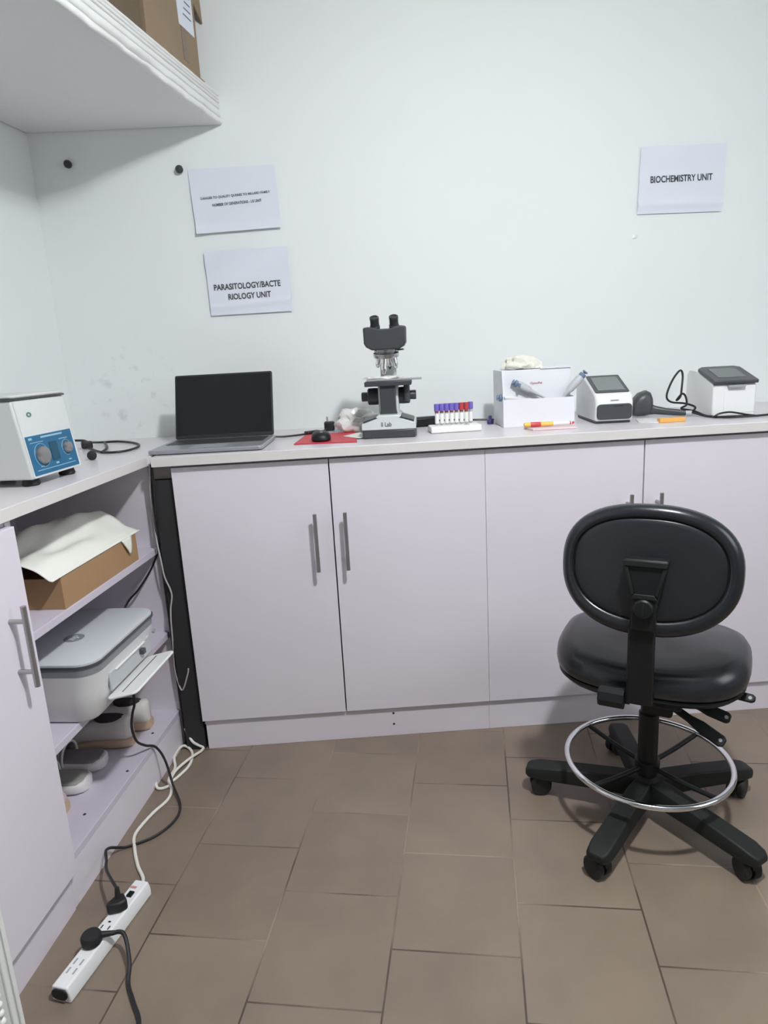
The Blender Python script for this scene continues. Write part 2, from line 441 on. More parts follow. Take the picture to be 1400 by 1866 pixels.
for zc, hh, dd in ridges:
    rings = []
    for i in range(nseg + 1):
        t = 0.002 + (Lsh - 0.01) * i / nseg
        wob = 0.0022 * math.sin(41 * t + zc * 300) + 0.0015 * math.sin(97 * t + zc * 90)
        bulge = 0.012 * math.exp(-((t - 0.50) / 0.045) ** 2) if zc < 0.04 else 0
        bulge += 0.004 * math.exp(-((t - 0.62) / 0.06) ** 2) if zc < 0.04 else 0
        ring = []
        for k in range(8):
            a = -PI / 2 + PI * k / 7
            o_ = max(0.001, (dd + wob * (0.45 if zc < 0.04 else .08) + bulge)) * math.cos(a) - (0.004 if k in (0, 7) else 0)
            x, y = SH(t, o_)
            ring.append(Vector((x, y, ZS0 + zc - bulge * 0.5 + wob * (0.3 if zc < 0.04 else 0.05) + hh * 0.55 * math.sin(a))))
        rings.append(ring)
    e.loft(rings)
e.build('edge_moulding', M['plaster'], shelf, smooth=60)

# cardboard cartons on the shelf
ROT_S = -(PI / 2) - BS      # local x runs along the shelf towards the room, local y points out of the shelf
cb = thing('cardboard_box', 'worn brown cardboard box with a white label on the wall shelf, nearest the back wall', 'box',
           (0.5995 + SH(0.085, -0.012)[0], SH(0.085, -0.012)[1], ZS1 + 0.0005), ROT_S)
MB().box(0, 0.31, -0.26, 0, 0.004, 0.34).build('carton', M['card'], cb, bevel=0.003)
MB().box(-0.012, 0.20, -0.004, 0.006, 0, 0.012).build('bottom_flap', M['card'], cb, bevel=0.001)
MB().prism([(0.02, 0.115), (0.115, 0.115), (0.125, 0.30), (0.02, 0.30)], 0.0, 0.0015, T(0, 0.0015, 0) @ RX(PI / 2)).build('label', M['paper'], cb, smooth=0)
e = MB()
for i in range(5): e.box(0.035, 0.085 - 0.008 * (i % 3), 0.0014, 0.0022, 0.15 + 0.018 * i, 0.153 + 0.018 * i)
e.build('label_print', M['ink_soft'], cb, smooth=0)
MB().box(0.075, 0.105, 0, 0.0012, 0.03, 0.114).build('tape', M['tape'], cb, smooth=0)
MB().prism([(-0.075, 0.19), (0.0, 0.235), (0.0, 0.34), (-0.065, 0.34)], 0, 0.004, T(0, -0.01, 0) @ RX(PI / 2)).build('side_flap', M['card'], cb, smooth=0)
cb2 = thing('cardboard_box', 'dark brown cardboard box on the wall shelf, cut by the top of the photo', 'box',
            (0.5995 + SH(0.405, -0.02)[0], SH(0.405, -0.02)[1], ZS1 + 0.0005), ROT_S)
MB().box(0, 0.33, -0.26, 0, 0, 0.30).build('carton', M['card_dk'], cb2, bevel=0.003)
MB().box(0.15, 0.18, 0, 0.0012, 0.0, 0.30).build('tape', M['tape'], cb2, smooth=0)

# pegs, papers and a scrap of tape on the back wall
def peg(x, z, label, rz):
    o = MB().lathe([(0.006, 0), (0.011, -0.003), (0.0125, -0.012), (0.010, -0.019), (0.002, -0.021)], RX(-PI / 2) , 9)
    o = o.build('wall_peg', M['peg'], smooth=0, loc=(x, -0.0005, z), rot=(0, rz, 0))
    tag(o, label, 'peg', 'black pegs in the wall')
peg(0.116, 1.767, 'black wall peg in the shade under the shelf, nearer the corner', 0.3)
peg(0.459, 1.738, 'black wall peg at the top left corner of the upper small-print notice', 0.0)

def notice(label, corners, lines, curl, folds):
    """corners tl, tr, br, bl as (x, z) on the back wall"""
    tl, tr, br, bl = corners
    cx = sum(c[0] for c in corners) / 4; cz = sum(c[1] for c in corners) / 4
    t = thing('paper_notice', label, 'notice', (cx, -0.0005, cz))
    def fn(u, v):
        x = (tl[0] * (1 - u) + tr[0] * u) * (1 - v) + (bl[0] * (1 - u) + br[0] * u) * v
        z = (tl[1] * (1 - u) + tr[1] * u) * (1 - v) + (bl[1] * (1 - u) + br[1] * u) * v
        d = 0.002 + curl(u, v)
        return Vector((x - cx, -d, z - cz))
    MB().grid(26, 26, fn).build('sheet', M['paper'], t, smooth=60)
    for body, x0, x1, z, h, ang, m in lines:
        q = text('lettering', body, x1 - x0, h, m, t, T((x0 + x1) / 2 - cx, 0, z - cz) @ RY(-ang) @ FRONT)
        for v in q.data.vertices:      # the print lies on the wavy sheet
            uu = (v.co.x + cx - (tl[0] + bl[0]) / 2) / ((tr[0] + br[0] - tl[0] - bl[0]) / 2)
            vv = ((tl[1] + tr[1]) / 2 - v.co.z - cz) / ((tl[1] + tr[1] - bl[1] - br[1]) / 2)
            v.co.y = -0.0033 - curl(min(1, max(0, uu)), min(1, max(0, vv)))
    return t
notice('white notice with two lines of very small print, above the parasitology notice',
       [(0.483, 1.738), (0.757, 1.741), (0.764, 1.553), (0.492, 1.544)],
       [('DANGER TO QUALITY QUERIES TO MILLARD FAMILY', 0.515, 0.737, 1.655, 0.0085, 0.055, M['ink_soft']),
        ('NUMBER OF GENERATIONS - LIS UNIT', 0.550, 0.708, 1.633, 0.0085, 0.055, M['ink_soft'])],
       lambda u, v: 0.003 * math.sin(v * PI) + (0.010 * max(0, v - 0.86) / 0.14) + 0.006 * max(0, 0.15 - u) / 0.15 * v, None)
notice('white crumpled notice reading PARASITOLOGY/BACTERIOLOGY UNIT',
       [(0.507, 1.489), (0.778, 1.495), (0.777, 1.292), (0.510, 1.290)],
       [('PARASITOLOGY/BACTE', 0.528, 0.746, 1.380, 0.019, 0.022, M['ink']),
        ('RIOLOGY UNIT', 0.572, 0.712, 1.348, 0.019, 0.022, M['ink'])],
       lambda u, v: 0.005 + 0.006 * math.sin(8 * v + 6 * u) * max(0, 0.5 - v) * 2 + 0.004 * math.exp(-((u + 0.25 * v - 0.24) / 0.05) ** 2) * max(0, 1 - 2 * v)
       + 0.003 * math.exp(-((v - 0.88 + 0.06 * u) / 0.03) ** 2), None)
notice('white notice reading BIOCHEMISTRY UNIT at upper right of the wall',
       [(1.941, 1.743), (2.222, 1.743), (2.216, 1.537), (1.934, 1.540)],
       [('BIOCHEMISTRY UNIT', 1.974, 2.180, 1.6435, 0.021, 0.005, M['ink'])],
       lambda u, v: 0.002 + 0.002 * math.sin(9 * v) ** 2 + 0.004 * math.exp(-((v - 0.87) / 0.04) ** 2), None)
o = MB().grid(4, 4, lambda u, v: Vector((0.016 * u + 0.004 * v, -0.001 - 0.002 * math.sin(u * 3), 0.010 * v))).build('tape_scrap', M['bead'], loc=(1.920, -0.0005, 1.467))
tag(o, 'tiny white scrap of tape on the wall below the biochemistry notice', 'tape')

# ------------------------------------------------------------------ back run of cabinets
D = 0.5147; ZB = 0.099; ZT = 0.866; TOPZ = 0.8735
def bar_handle(parent, x, y, z0, z1, out):
    """vertical bar pull standing `out` off a door face; out is a vector"""
    h = MB(); o = Vector(out)
    h.cyl((x + o.x, y + o.y, z0), (x + o.x, y + o.y, z1), 0.0055, n=16)
    for z in (z0 + 0.03, z1 - 0.03): h.cyl((x, y, z), (x + o.x, y + o.y, z), 0.0045, n=12)
    h.build('handle', M['steel'], parent)
def base_unit(x0, x1, splits, label, handles):
    w = x1 - x0
    t = thing('base_cabinet', label, 'cabinet', (x0, 0, 0))
    c = MB()
    c.box(0.001, 0.019, -D + 0.019, -0.02, ZB - 0.02, 0.868); c.box(w - 0.019, w - 0.001, -D + 0.019, -0.02, ZB - 0.02, 0.868)
    c.box(0.019, w - 0.019, -D + 0.019, -0.02, ZB - 0.02, ZB); c.box(0.019, w - 0.019, -0.03, -0.02, ZB, 0.868)
    c.box(0.019, w - 0.019, -D + 0.019, -D + 0.08, 0.85, 0.868)
    c.build('carcass', M['laminate_in'], t, smooth=0)
    MB().box(0.006 if x0 < 1 else 0.0001, w, -D + 0.012, -D + 0.030, 0.0, ZB - 0.002).build('plinth', M['laminate'], t, bevel=0.001, smooth=0)
    xs = [0] + [q - x0 for q in splits] + [w]
    for a, b, hx in zip(xs, xs[1:], handles):
        d = MB().box(a + (0.0018 if a > 0 else 0.0003), b - (0.0018 if b < w else 0.0003), -D, -D + 0.018, ZB, ZT).build('door', M['laminate'], t, bevel=0.0006, smooth=0)
        if hx: bar_handle(d, hx - x0, -D, 0.553, 0.7195, (0, -0.032, 0))
    return t
u1 = base_unit(0.4534, 1.3175, [0.884], 'lilac base cabinet with two doors below the laptop and microscope', [0.8365, 0.920])
for z in (0.039, 0.075): MB().cyl((1.025 - 0.4534, -D + 0.0125, z), (1.025 - 0.4534, -D + 0.0113, z), 0.0035, n=10).build('screw_hole', M['gap'], u1)
u2 = base_unit(1.3177, 2.216, [1.768], 'lilac base cabinet with two doors directly behind the black swivel chair', [1.723, 1.808])
u3 = base_unit(2.2163, 3.05, [2.63], 'lilac base cabinet at the right edge of the photo', [2.585, 2.675])
bt = MB().box(0.4085, 3.2, -D - 0.0183, -0.0005, TOPZ, 0.90)
o = bt.build('worktop', M['top'], bevel=0.0015, smooth=0)
tag(o, 'pale worktop running along the back wall above the lilac doors', 'worktop')
MB().box(0.4085, 3.2, -D - 0.0190, -D - 0.0182, TOPZ + 0.001, 0.8985).build('front_edging', M['top_edge'], o, smooth=0)

# dark board standing in the gap between the two cabinet runs
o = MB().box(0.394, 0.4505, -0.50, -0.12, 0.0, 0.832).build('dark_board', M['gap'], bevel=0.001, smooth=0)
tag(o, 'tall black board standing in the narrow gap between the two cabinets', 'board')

o = MB().box(0.394, 0.4505, -0.488, -0.472, 0.834, 0.8732).build('lightening_strip', M['lightening'], smooth=0)  # added strip, its colour lightens the dark top of the gap
tag(o, 'short added grey-brown filler strip above the black board in the cabinet gap', 'filler strip')

# ------------------------------------------------------------------ left run of cabinets
BK = 0.135
F0 = Vector((0.3802, -0.4489, 0)); uL = Vector((-math.sin(BK), -math.cos(BK), 0)); nL = Vector((math.cos(BK), -math.sin(BK), 0))
ROT_L = -(PI / 2) - BK
def LF(s_, o_, z): return F0 + uL * s_ + nL * o_ + Vector((0, 0, z))
su = thing('shelf_unit', 'open lilac shelf unit holding the printer and shoes, under the left worktop', 'shelf unit', F0, ROT_L)
DEP = 0.43
MB().box(0.0, 0.018, -DEP, 0, 0.001, 0.868).build('side_panel', M['laminate'], su, bevel=0.001, smooth=0)
MB().box(0.636, 0.654, -DEP, 0, 0.001, 0.868).build('side_panel', M['laminate'], su, bevel=0.001, smooth=0)
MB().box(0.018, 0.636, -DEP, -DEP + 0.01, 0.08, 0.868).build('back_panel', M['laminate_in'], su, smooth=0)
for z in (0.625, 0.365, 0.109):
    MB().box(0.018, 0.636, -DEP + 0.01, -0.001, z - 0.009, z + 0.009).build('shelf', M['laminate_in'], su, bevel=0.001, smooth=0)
MB().box(0.018, 0.636, -0.018, -0.001, 0.0, 0.0995).build('plinth', M['laminate'], su, smooth=0)
for a, b in ((0.33, -0.02), (0.60, -0.10), (0.56, -0.07), (0.15, -0.03), (0.12, -0.10), (0.50, -0.045)):
    MB().lathe([(0.004, 0), (0.003, 0.0012), (0.0005, 0.0014)], T(a, b, 0.118), 10).build('screw_hole', M['gap'], su)
cu = thing('base_cabinet', 'lilac base cabinet with one door under the left worktop, beside the open shelves', 'cabinet', F0, ROT_L)
c = MB()
c.box(0.656, 0.674, -DEP, -0.001, 0.08, 0.868); c.box(0.985, 1.003, -DEP, -0.001, 0.08, 0.868)
c.box(0.674, 0.985, -DEP, -0.001, 0.08, 0.098); c.box(0.674, 0.985, -DEP, -DEP + 0.01, 0.098, 0.868)
c.build('carcass', M['laminate_in'], cu, smooth=0)
MB().box(0.656, 1.003, -0.018, 0.001, 0.0, 0.095).build('plinth', M['laminate'], cu, smooth=0)
d = MB().box(0.654, 1.003, 0.001, 0.019, 0.097, 0.862).build('door', M['laminate'], cu, bevel=0.0012, smooth=0)
bar_handle(d, 0.716, 0.019, 0.5635, 0.7245, (0, 0.032, 0))

A = Vector((0.389, -0.502, 0)); dC = uL
near = A + dC * 0.93; wn = WL(1.46)
lt = MB().prism([(0.4060, -0.0006), (0.4010, -0.4985), (A.x, A.y), (near.x, near.y), (wn[0] + 0.002, wn[1]), (0.0012, -0.0006)], TOPZ, 0.8995)
o = lt.build('worktop', M['top'], bevel=0.0015, smooth=0)
tag(o, 'pale worktop along the left wall carrying the centrifuge', 'worktop')
e0 = A + nL * 0.0004; e1 = near + nL * 0.0004; q0 = A - nL * 0.0002; q1 = near - nL * 0.0002
MB().prism([(q0.x, q0.y), (q1.x, q1.y), (e1.x, e1.y), (e0.x, e0.y)], TOPZ + 0.001, 0.898).build('front_edging', M['top_edge'], o, smooth=0)

# embossed white cabinet at the lower left edge
sc = thing('storage_cabinet', 'white embossed storage cabinet with bead-like bumps at the lower left corner', 'cabinet', (0.397, -1.502, 0))
MB().box(-0.30, 0, -0.32, 0, 0.0, 0.60).build('body', M['emboss'], sc, bevel=0.004)
e = MB()
e.box(0, 0.003, -0.012, -0.003, 0.01, 0.59); e.box(0, 0.004, -0.030, -0.020, 0.01, 0.59)
e.box(0, 0.003, -0.075, -0.069, 0.01, 0.59); e.box(0, 0.003, -0.310, -0.300, 0.01, 0.59)
e.build('border_strip', M['bead'], sc, bevel=0.001)
e = MB()
for k in range(39): e.ball((0.001, -0.048, 0.012 + 0.0150 * k), 0.0055, (0.8, 1, 1), 10, 6)
e.build('bead_row', M['bead'], sc)
e = MB()
for k in range(8):
    for j in range(3):
        X = T(0.001, -0.115 - 0.07 * j, 0.05 + 0.072 * k) @ RY(PI / 2)
        e.torus(0.024, 0.003, X, 24, 8); e.torus(0.011, 0.003, X, 16, 8)
e.build('scroll_relief', M['bead'], sc)

# ------------------------------------------------------------------ centrifuge
ct = thing('centrifuge', 'white bench centrifuge with a blue control panel on the left worktop', 'centrifuge', (0.281, -0.803, 0.8995), math.radians(-10.0))
# local x points out of the front, local y along the front (towards the back wall)
HW = 0.096
prof = [(0.0, 0.016), (-0.022, 0.186), (-0.21, 0.186), (-0.21, 0.016)]
MB().prism([(p_[0], p_[1]) for p_ in prof], -HW, HW, RX(PI / 2)).build('housing', M['cent_body'], ct, bevel=0.004)
lean = math.atan2(0.022, 0.170)
FP = T(0.0, 0, 0.016) @ RY(-lean) @ Matrix(((0, 0, 1, 0), (1, 0, 0, 0), (0, 1, 0, 0), (0, 0, 0, 1)))   # local xy on the sloped front, z outwards
MB().prism(rrect(-HW + 0.006, HW - 0.006, 0.002, 0.168, 0.003), 0.0002, 0.0015, FP).build('front_panel', M['cent_front'], ct, smooth=0)
MB().prism(rrect(-HW + 0.010, HW - 0.014, 0.006, 0.092, 0.002), 0.0016, 0.0028, FP).build('control_panel', M['blue'], ct, smooth=0)
MB().prism([(-0.012, 0.03), (0.016, 0.03), (0.016, 0.072), (-0.012, 0.072)], 0.0029, 0.0042, FP).build('timer_window', M['blue_dk'], ct, smooth=0)
e = MB()
e.box(-0.075, 0.07, 0.015, 0.0165, 0.0029, 0.0034, FP); e.box(-0.035, 0.045, 0.084, 0.088, 0.0029, 0.0034, FP)
e.box(-0.078, -0.066, 0.083, 0.088, 0.0029, 0.0034, FP); e.box(-0.076, -0.03, 0.076, 0.0775, 0.0029, 0.0034, FP)
e.box(-0.004, 0.006, 0.021, 0.025, 0.0029, 0.0034, FP); e.box(0.046, 0.056, 0.022, 0.025, 0.0029, 0.0034, FP)
e.box(-0.060, -0.05, 0.022, 0.024, 0.0029, 0.0034, FP); e.box(0.028, 0.060, 0.073, 0.075, 0.0029, 0.0034, FP)
e.torus(0.026, 0.0006, FP @ T(-0.045, 0.047, 0.0032), 32, 6); e.torus(0.018, 0.0006, FP @ T(0.050, 0.052, 0.0032), 32, 6)
e.build('panel_print', M['print_pale'], ct, smooth=0)
MB().lathe([(0.0205, 0), (0.0195, 0.006), (0.0175, 0.0095), (0.0005, 0.010)], FP @ T(-0.045, 0.047, 0.003), 24).build('dial', M['steel'], ct)
MB().lathe([(0.0140, 0), (0.0130, 0.006), (0.0115, 0.009), (0.0005, 0.0095)], FP @ T(0.050, 0.052, 0.003), 24).build('dial', M['steel'], ct)
MB().torus(0.0045, 0.0019, FP @ T(-0.050, 0.138, 0.002) @ Matrix.Diagonal((1.35, 0.85, 0.5, 1)), 24, 8).build('badge', M['logo_teal'], ct)
MB().box(-0.205, -0.020, -HW - 0.002, HW + 0.002, 0.1862, 0.1900).build('lid_gasket', M['dkgrey'], ct)
MB().prism(rrect(-0.208, -0.018, -HW, HW, 0.01), 0.1901, 0.197).build('lid', M['cent_body'], ct, bevel=0.003)
for x in (-0.025, -0.185):
    for y in (-0.068, 0.068):
        MB().lathe([(0.017, 0), (0.019, 0.004), (0.016, 0.016)], T(x, y, 0), 18).build('foot', M['rubber'], ct)

pl = MB().lathe([(0.0005, -0.012), (0.009, -0.011), (0.0125, -0.004), (0.0125, 0.010), (0.0005, 0.012)], RX(PI / 2), 20)
o = pl.build('black_plug', M['rubber'], loc=(0.243, -0.500, 0.9125), rot=(0, 0, math.radians(20)))
tag(o, 'small round black plug lying on the worktop beside the centrifuge front', 'plug')
z = 0.9035
def part_empty(name, parent):
    o = bpy.data.objects.new(name, None); COL.objects.link(o); o.parent = parent
    bpy.context.view_layer.update(); o.matrix_parent_inverse = parent.matrix_world.inverted()
    return o
cp = part_empty('power_cord', ct)
MB().tube([(0.10, -0.30, 0.935), (0.115, -0.22, 0.925), (0.11, -0.16, 0.912), (0.125, -0.10, z), (0.175, -0.10, z), (0.235, -0.15, z), (0.285, -0.225, z), (0.302, -0.305, z),
           (0.288, -0.375, z), (0.245, -0.385, z), (0.20, -0.34, z), (0.155, -0.27, z), (0.125, -0.24, z + 0.006)], 0.0034, 8).build('cable', M['cord_b'], cp)
MB().box(-0.016, 0.016, -0.012, 0.012, 0, 0.022, T(0.13, -0.235, 0.9015) @ RZ(0.5)).build('plug_body', M['cord_b'], cp, bevel=0.004)
MB().tube([(0.155, -0.155, 0.908), (0.19, -0.235, 0.906), (0.212, -0.30, 0.905), (0.222, -0.372, 0.9035)], 0.0036, 8).build('cable_tie', M['cord_b'], cp)

# ------------------------------------------------------------------ laptop
lp = thing('laptop', 'open laptop with a black screen at the left end of the back worktop', 'laptop', (0.553, -0.375, 0.9005), math.radians(-2.5))
MB().prism(rrect(-0.157, 0.159, -0.128, 0.122, 0.012), 0.0015, 0.013).build('base', M['laptop'], lp, bevel=0.003)
MB().prism(rrect(-0.140, 0.142, -0.020, 0.095, 0.004), 0.0131, 0.0138).build('keyboard', M['keys'], lp, smooth=0)
MB().prism(rrect(-0.05, 0.05, -0.108, -0.040, 0.004), 0.0131, 0.0135).build('touchpad', M['grey_pl'], lp, smooth=0)
LS = T(0, 0.118, 0.014) @ RX(math.radians(-20)) @ FRONT
MB().prism(rrect(-0.151, 0.153, 0.0, 0.203, 0.006), -0.006, 0.0).build('screen_lid', M['bezel'], lp, bevel=0.0015) .matrix_local = LS
MB().prism(rrect(-0.146, 0.148, 0.011, 0.197, 0.001), 0.0002, 0.0012, LS).build('screen', M['screen'], lp, smooth=0)
MB().cyl((-0.12, 0.119, 0.013), (0.12, 0.119, 0.013), 0.006, n=14).build('hinge', M['bezel'], lp)
for x in (-0.13, 0.13):
    for y in (-0.11, 0.10): MB().lathe([(0.006, 0), (0.006, 0.0016)], T(x, y, 0), 12).build('rubber_foot', M['rubber'], lp)

o = MB().tube([(0.700, -0.265, 0.910), (0.735, -0.255, 0.905), (0.80, -0.22, 0.9045), (0.86, -0.165, 0.906), (0.875, -0.13, 0.912)], 0.003, 8)
cg = thing('laptop_charger', 'black plug of the laptop charger with its lead, behind the red card', 'charger', (0, 0, 0))
o.build('lead', M['cord_b'], cg)
MB().prism(rrect(-0.017, 0.017, -0.016, 0.016, 0.007), 0.001, 0.030, T(0.878, -0.120, 0.9005)).build('plug_body', M['cord_b'], cg, bevel=0.004)
MB().box(-0.003, 0.003, -0.003, 0.003, 0.030, 0.046, T(0.872, -0.120, 0.9005)).build('pin', M['grey_pl'], cg, bevel=0.0005)
MB().box(-0.011, 0.011, -0.05, 0.0, 0.0, 0.012, T(0.845, -0.185, 0.9005) @ RZ(-0.9)).build('strain_relief', M['cord_b'], cg, bevel=0.003)

o = MB().prism([(0.786, -0.438), (0.966, -0.462), (0.962, -0.225), (0.808, -0.205)], 0.9005, 0.9030).build('red_card', M['red'], smooth=0)
tag(o, 'flat red card lying on the worktop under the mouse', 'card')
o = MB().prism([(0.925, -0.330), (0.968, -0.395), (1.0, -0.385), (0.978, -0.25)], 0.9034, 0.9044).build('paper_scrap', M['cloth'], smooth=0)
tag(o, 'white paper scrap on the red card beside the microscope base', 'paper')
ms = thing('computer_mouse', 'black computer mouse on the red card', 'mouse', (0.862, -0.385, 0.9031), math.radians(6))
r_ = []
for zz, sx, sy in ((0.0, 0.92, 0.92), (0.004, 1.0, 1.0), (0.014, 0.98, 0.98), (0.021, 0.86, 0.85), (0.026, 0.55, 0.5), (0.027, 0.05, 0.05)):
    r_.append([Vector((x * sx, y * sy, zz)) for x, y in superellipse(0.028, 0.047, 32, 2.8)])
MB().loft(r_).build('body', M['plastic'], ms)
MB().cyl((-0.004, -0.022, 0.0215), (0.004, -0.022, 0.0215), 0.0055, n=14).build('scroll_wheel', M['grey_pl'], ms)

def crumple(name, m, loc, size, seed, amp=0.35, parent=None, flat=0.0, det=4):
    rnd = random.Random(seed)
    bm = bmesh.new()
    bmesh.ops.create_icosphere(bm, subdivisions=det, radius=1.0)
    ax = [Vector((rnd.uniform(-1, 1), rnd.uniform(-1, 1), rnd.uniform(-1, 1))).normalized() for _ in range(26)]
    fr = [rnd.uniform(2.0, 6.5) for _ in ax]; ph = [rnd.uniform(0, 6) for _ in ax]
    for v in bm.verts:
        n_ = v.co.normalized()
        k = sum(abs(math.sin(f * n_.dot(a) + q)) for a, f, q in zip(ax, fr, ph)) / len(ax)
        k = 1 + amp * (k - 0.62) * 4
        v.co = Vector((n_.x * size[0] * k, n_.y * size[1] * k, max(n_.z * size[2] * k, -flat)))
    zmin = min(v.co.z for v in bm.verts)
    for v in bm.verts: v.co.z -= zmin
    q = MB(); q.bm.free(); q.bm = bm
    return q.build(name, m, parent, loc=loc, smooth=25)
o = crumple('plastic_bag', M['film'], (0.978, -0.170, 0.9008), (0.072, 0.055, 0.046), 5, 0.55, flat=0.020)
tag(o, 'crumpled clear plastic bag behind the left side of the microscope', 'bag')

# ------------------------------------------------------------------ microscope
mi = thing('microscope', 'black and white binocular microscope in the middle of the back worktop', 'microscope', (1.068, -0.33, 0.9005), math.radians(-6))
# local: -y faces the room
MB().prism([(-0.076, -0.080), (0.076, -0.080), (0.080, -0.05), (0.070, 0.10), (-0.070, 0.10), (-0.080, -0.05)], 0.0, 0.024).build('base_plate', M['micro_black'], mi, bevel=0.003)
MB().prism([(-0.079, 0.024), (0.079, 0.024), (0.078, 0.044), (0.040, 0.056), (0.030, 0.066), (-0.030, 0.066), (-0.040, 0.056), (-0.078, 0.044)],
           -0.095, 0.082, T(0, 0, 0) @ RX(PI / 2)).build('base_cover', M['micro_white'], mi, bevel=0.003)
text('lettering', 'll Lab', 0.030, 0.013, M['ink_soft'], mi, T(-0.006, -0.0826, 0.040) @ FRONT)
for sx in (-1, 1):
    MB().prism([(0.030, 0.058), (0.036, 0.061), (0.072, 0.0505), (0.074, 0.046), (0.042, 0.0565)], -0.03, 0.083, Matrix.Diagonal((sx, 1, 1, 1)) @ RX(PI / 2)).build('side_ridge', M['micro_black'], mi)
MB().box(-0.030, 0.030, -0.020, 0.045, 0.060, 0.150).build('arm', M['micro_white'], mi, bevel=0.006)
MB().box(-0.024, 0.024, 0.040, 0.085, 0.060, 0.262).build('limb', M['micro_white'], mi, bevel=0.008)
MB().box(-0.026, 0.026, -0.045, 0.085, 0.240, 0.264).build('head_arm', M['micro_white'], mi, bevel=0.006)
MB().prism([(-0.026, 0.062), (0.026, 0.062), (0.0225, 0.080), (0.0225, 0.155), (-0.0225, 0.155), (-0.0225, 0.080)], 0.02, 0.045, RX(PI / 2)).build('focus_block', M['micro_black'], mi, bevel=0.002)
for sx in (-1, 1):
    kn = MB().lathe([(0.012, 0), (0.0245, 0.001), (0.0250, 0.012), (0.0245, 0.030), (0.021, 0.033), (0.001, 0.0335)], T(sx * 0.030, 0.012, 0.115) @ RY(sx * PI / 2), 28).build('coarse_knob', M['micro_black'], mi)
    MB().lathe([(0.0135, 0), (0.0140, 0.016), (0.0125, 0.018), (0.001, 0.0185)], T(sx * 0.0634, 0.012, 0.115) @ RY(sx * PI / 2), 24).build('fine_knob', M['micro_black'], kn)
MB().box(-0.066, 0.070, -0.055, 0.050, 0.147, 0.161).build('stage', M['micro_black'], mi, bevel=0.002)
MB().box(-0.060, 0.100, -0.045, -0.032, 0.1612, 0.167).build('slide_holder', M['grey_pl'], mi, bevel=0.001)
MB().cyl((0.055, -0.02, 0.147), (0.055, -0.02, 0.098), 0.009, n=16).build('stage_knob', M['micro_black'], mi)
crumple('lens_tissue', M['film'], (-0.012, -0.022, 0.1672), (0.055, 0.022, 0.006), 9, 0.4, mi, 0.002)
NT = T(0, -0.020, 0.231) @ RX(math.radians(9))
np_ = MB().lathe([(0.001, -0.003), (0.036, -0.002), (0.0375, 0.003), (0.0375, 0.010), (0.030, 0.014)], NT, 32).build('nosepiece', M['metal'], mi)
for k, L in enumerate((0.046, 0.034, 0.042, 0.032)):
    a = math.radians(255 + 90 * k)
    O = NT @ T(0.021 * math.cos(a), 0.021 * math.sin(a), -0.002) @ RZ(a) @ RY(math.radians(166))
    MB().lathe([(0.0105, 0), (0.0105, L * .35), (0.0085, L * .37), (0.0085, L * .62), (0.0088, L * .64), (0.0088, L * .70), (0.0055, L * .88), (0.003, L)], O, 18).build('objective', M['chrome'], np_)
MB().lathe([(0.033, 0.240), (0.036, 0.247), (0.030, 0.253)], T(0, -0.01, 0), 28).build('head_ring', M['metal'], mi)
MB().cyl((0.030, -0.015, 0.247), (0.052, -0.030, 0.248), 0.0028, n=10).build('clamp_screw', M['metal'], mi)
hd = [(-0.061, 0.312), (-0.060, 0.268), (-0.054, 0.258), (-0.038, 0.249), (0.038, 0.249), (0.054, 0.258), (0.060, 0.268), (0.061, 0.312), (0.045, 0.314), (0.012, 0.307), (-0.012, 0.307), (-0.045, 0.314)]
HX = T(0, -0.02, 0) @ RX(PI / 2)
MB().prism(hd, -0.035, 0.040, HX).build('binocular_head', M['micro_black'], mi, bevel=0.004)
for sx in (-1, 1):
    ey = T(sx * 0.0275, -0.028, 0.306) @ RX(math.radians(26))
    MB().lathe([(0.0145, -0.01), (0.0145, 0.012), (0.0128, 0.013), (0.0128, 0.030), (0.0135, 0.031), (0.0132, 0.038), (0.009, 0.040), (0.008, 0.036), (0.001, 0.036)], ey, 24).build('eyepiece', M['micro_black'], mi)

pb = thing('power_brick', 'black power adapter lying behind the test tube rack', 'power adapter', (1.178, -0.150, 0.9005), 0.15)
MB().box(-0.045, 0.055, -0.022, 0.022, 0.0, 0.030).build('body', M['plastic'], pb, bevel=0.006)
MB().tube([(0.05, 0.0, 0.015), (0.12, 0.01, 0.012), (0.19, 0.02, 0.006), (0.26, 0.0, 0.004), (0.30, 0.02, 0.004)], 0.003, 8).build('lead', M['cord_b'], pb)

# ------------------------------------------------------------------ test tubes
rk = thing('tube_rack', 'low white foam test tube rack on the back worktop', 'rack', (1.262, -0.335, 0.9005), math.radians(1.5))
MB().box(-0.076, 0.076, -0.032, 0.042, 0.0, 0.0190).build('foam_block', M['foam'], rk, bevel=0.004, seg=3)
e = MB().lathe([(0.0085, 0), (0.0085, 0.0006), (0.0005, 0.0006)], T(0.034, -0.012, 0.0191), 16)
e.build('empty_hole', M['grey_pl'], rk)
def test_tube(i, x, y, capm, label, low):
    t = thing('test_tube', label, 'test tube', (x, y, 0.9197), 0, 'capped test tubes in the foam rack')
    MB().lathe([(0.0005, 0.0), (0.0048, 0.002), (0.0056, 0.006), (0.0058, 0.050)], None, 14).build('tube', M['tube'], t)
    MB().lathe([(0.0060, 0.006), (0.0061, 0.0065), (0.0061, 0.034), (0.0060, 0.0345)], None, 14).build('label_band', M['label'], t)
    MB().lathe([(0.0058, low), (0.00595, low + 0.0003), (0.00595, low + 0.004), (0.0058, low + 0.0043)], None, 14).build('blood_line', M['blood'], t)
    MB().lathe([(0.0055, 0.0425), (0.0076, 0.043), (0.0078, 0.061), (0.0070, 0.064), (0.0005, 0.0645)], None, 16).build('cap', M[capm], t)
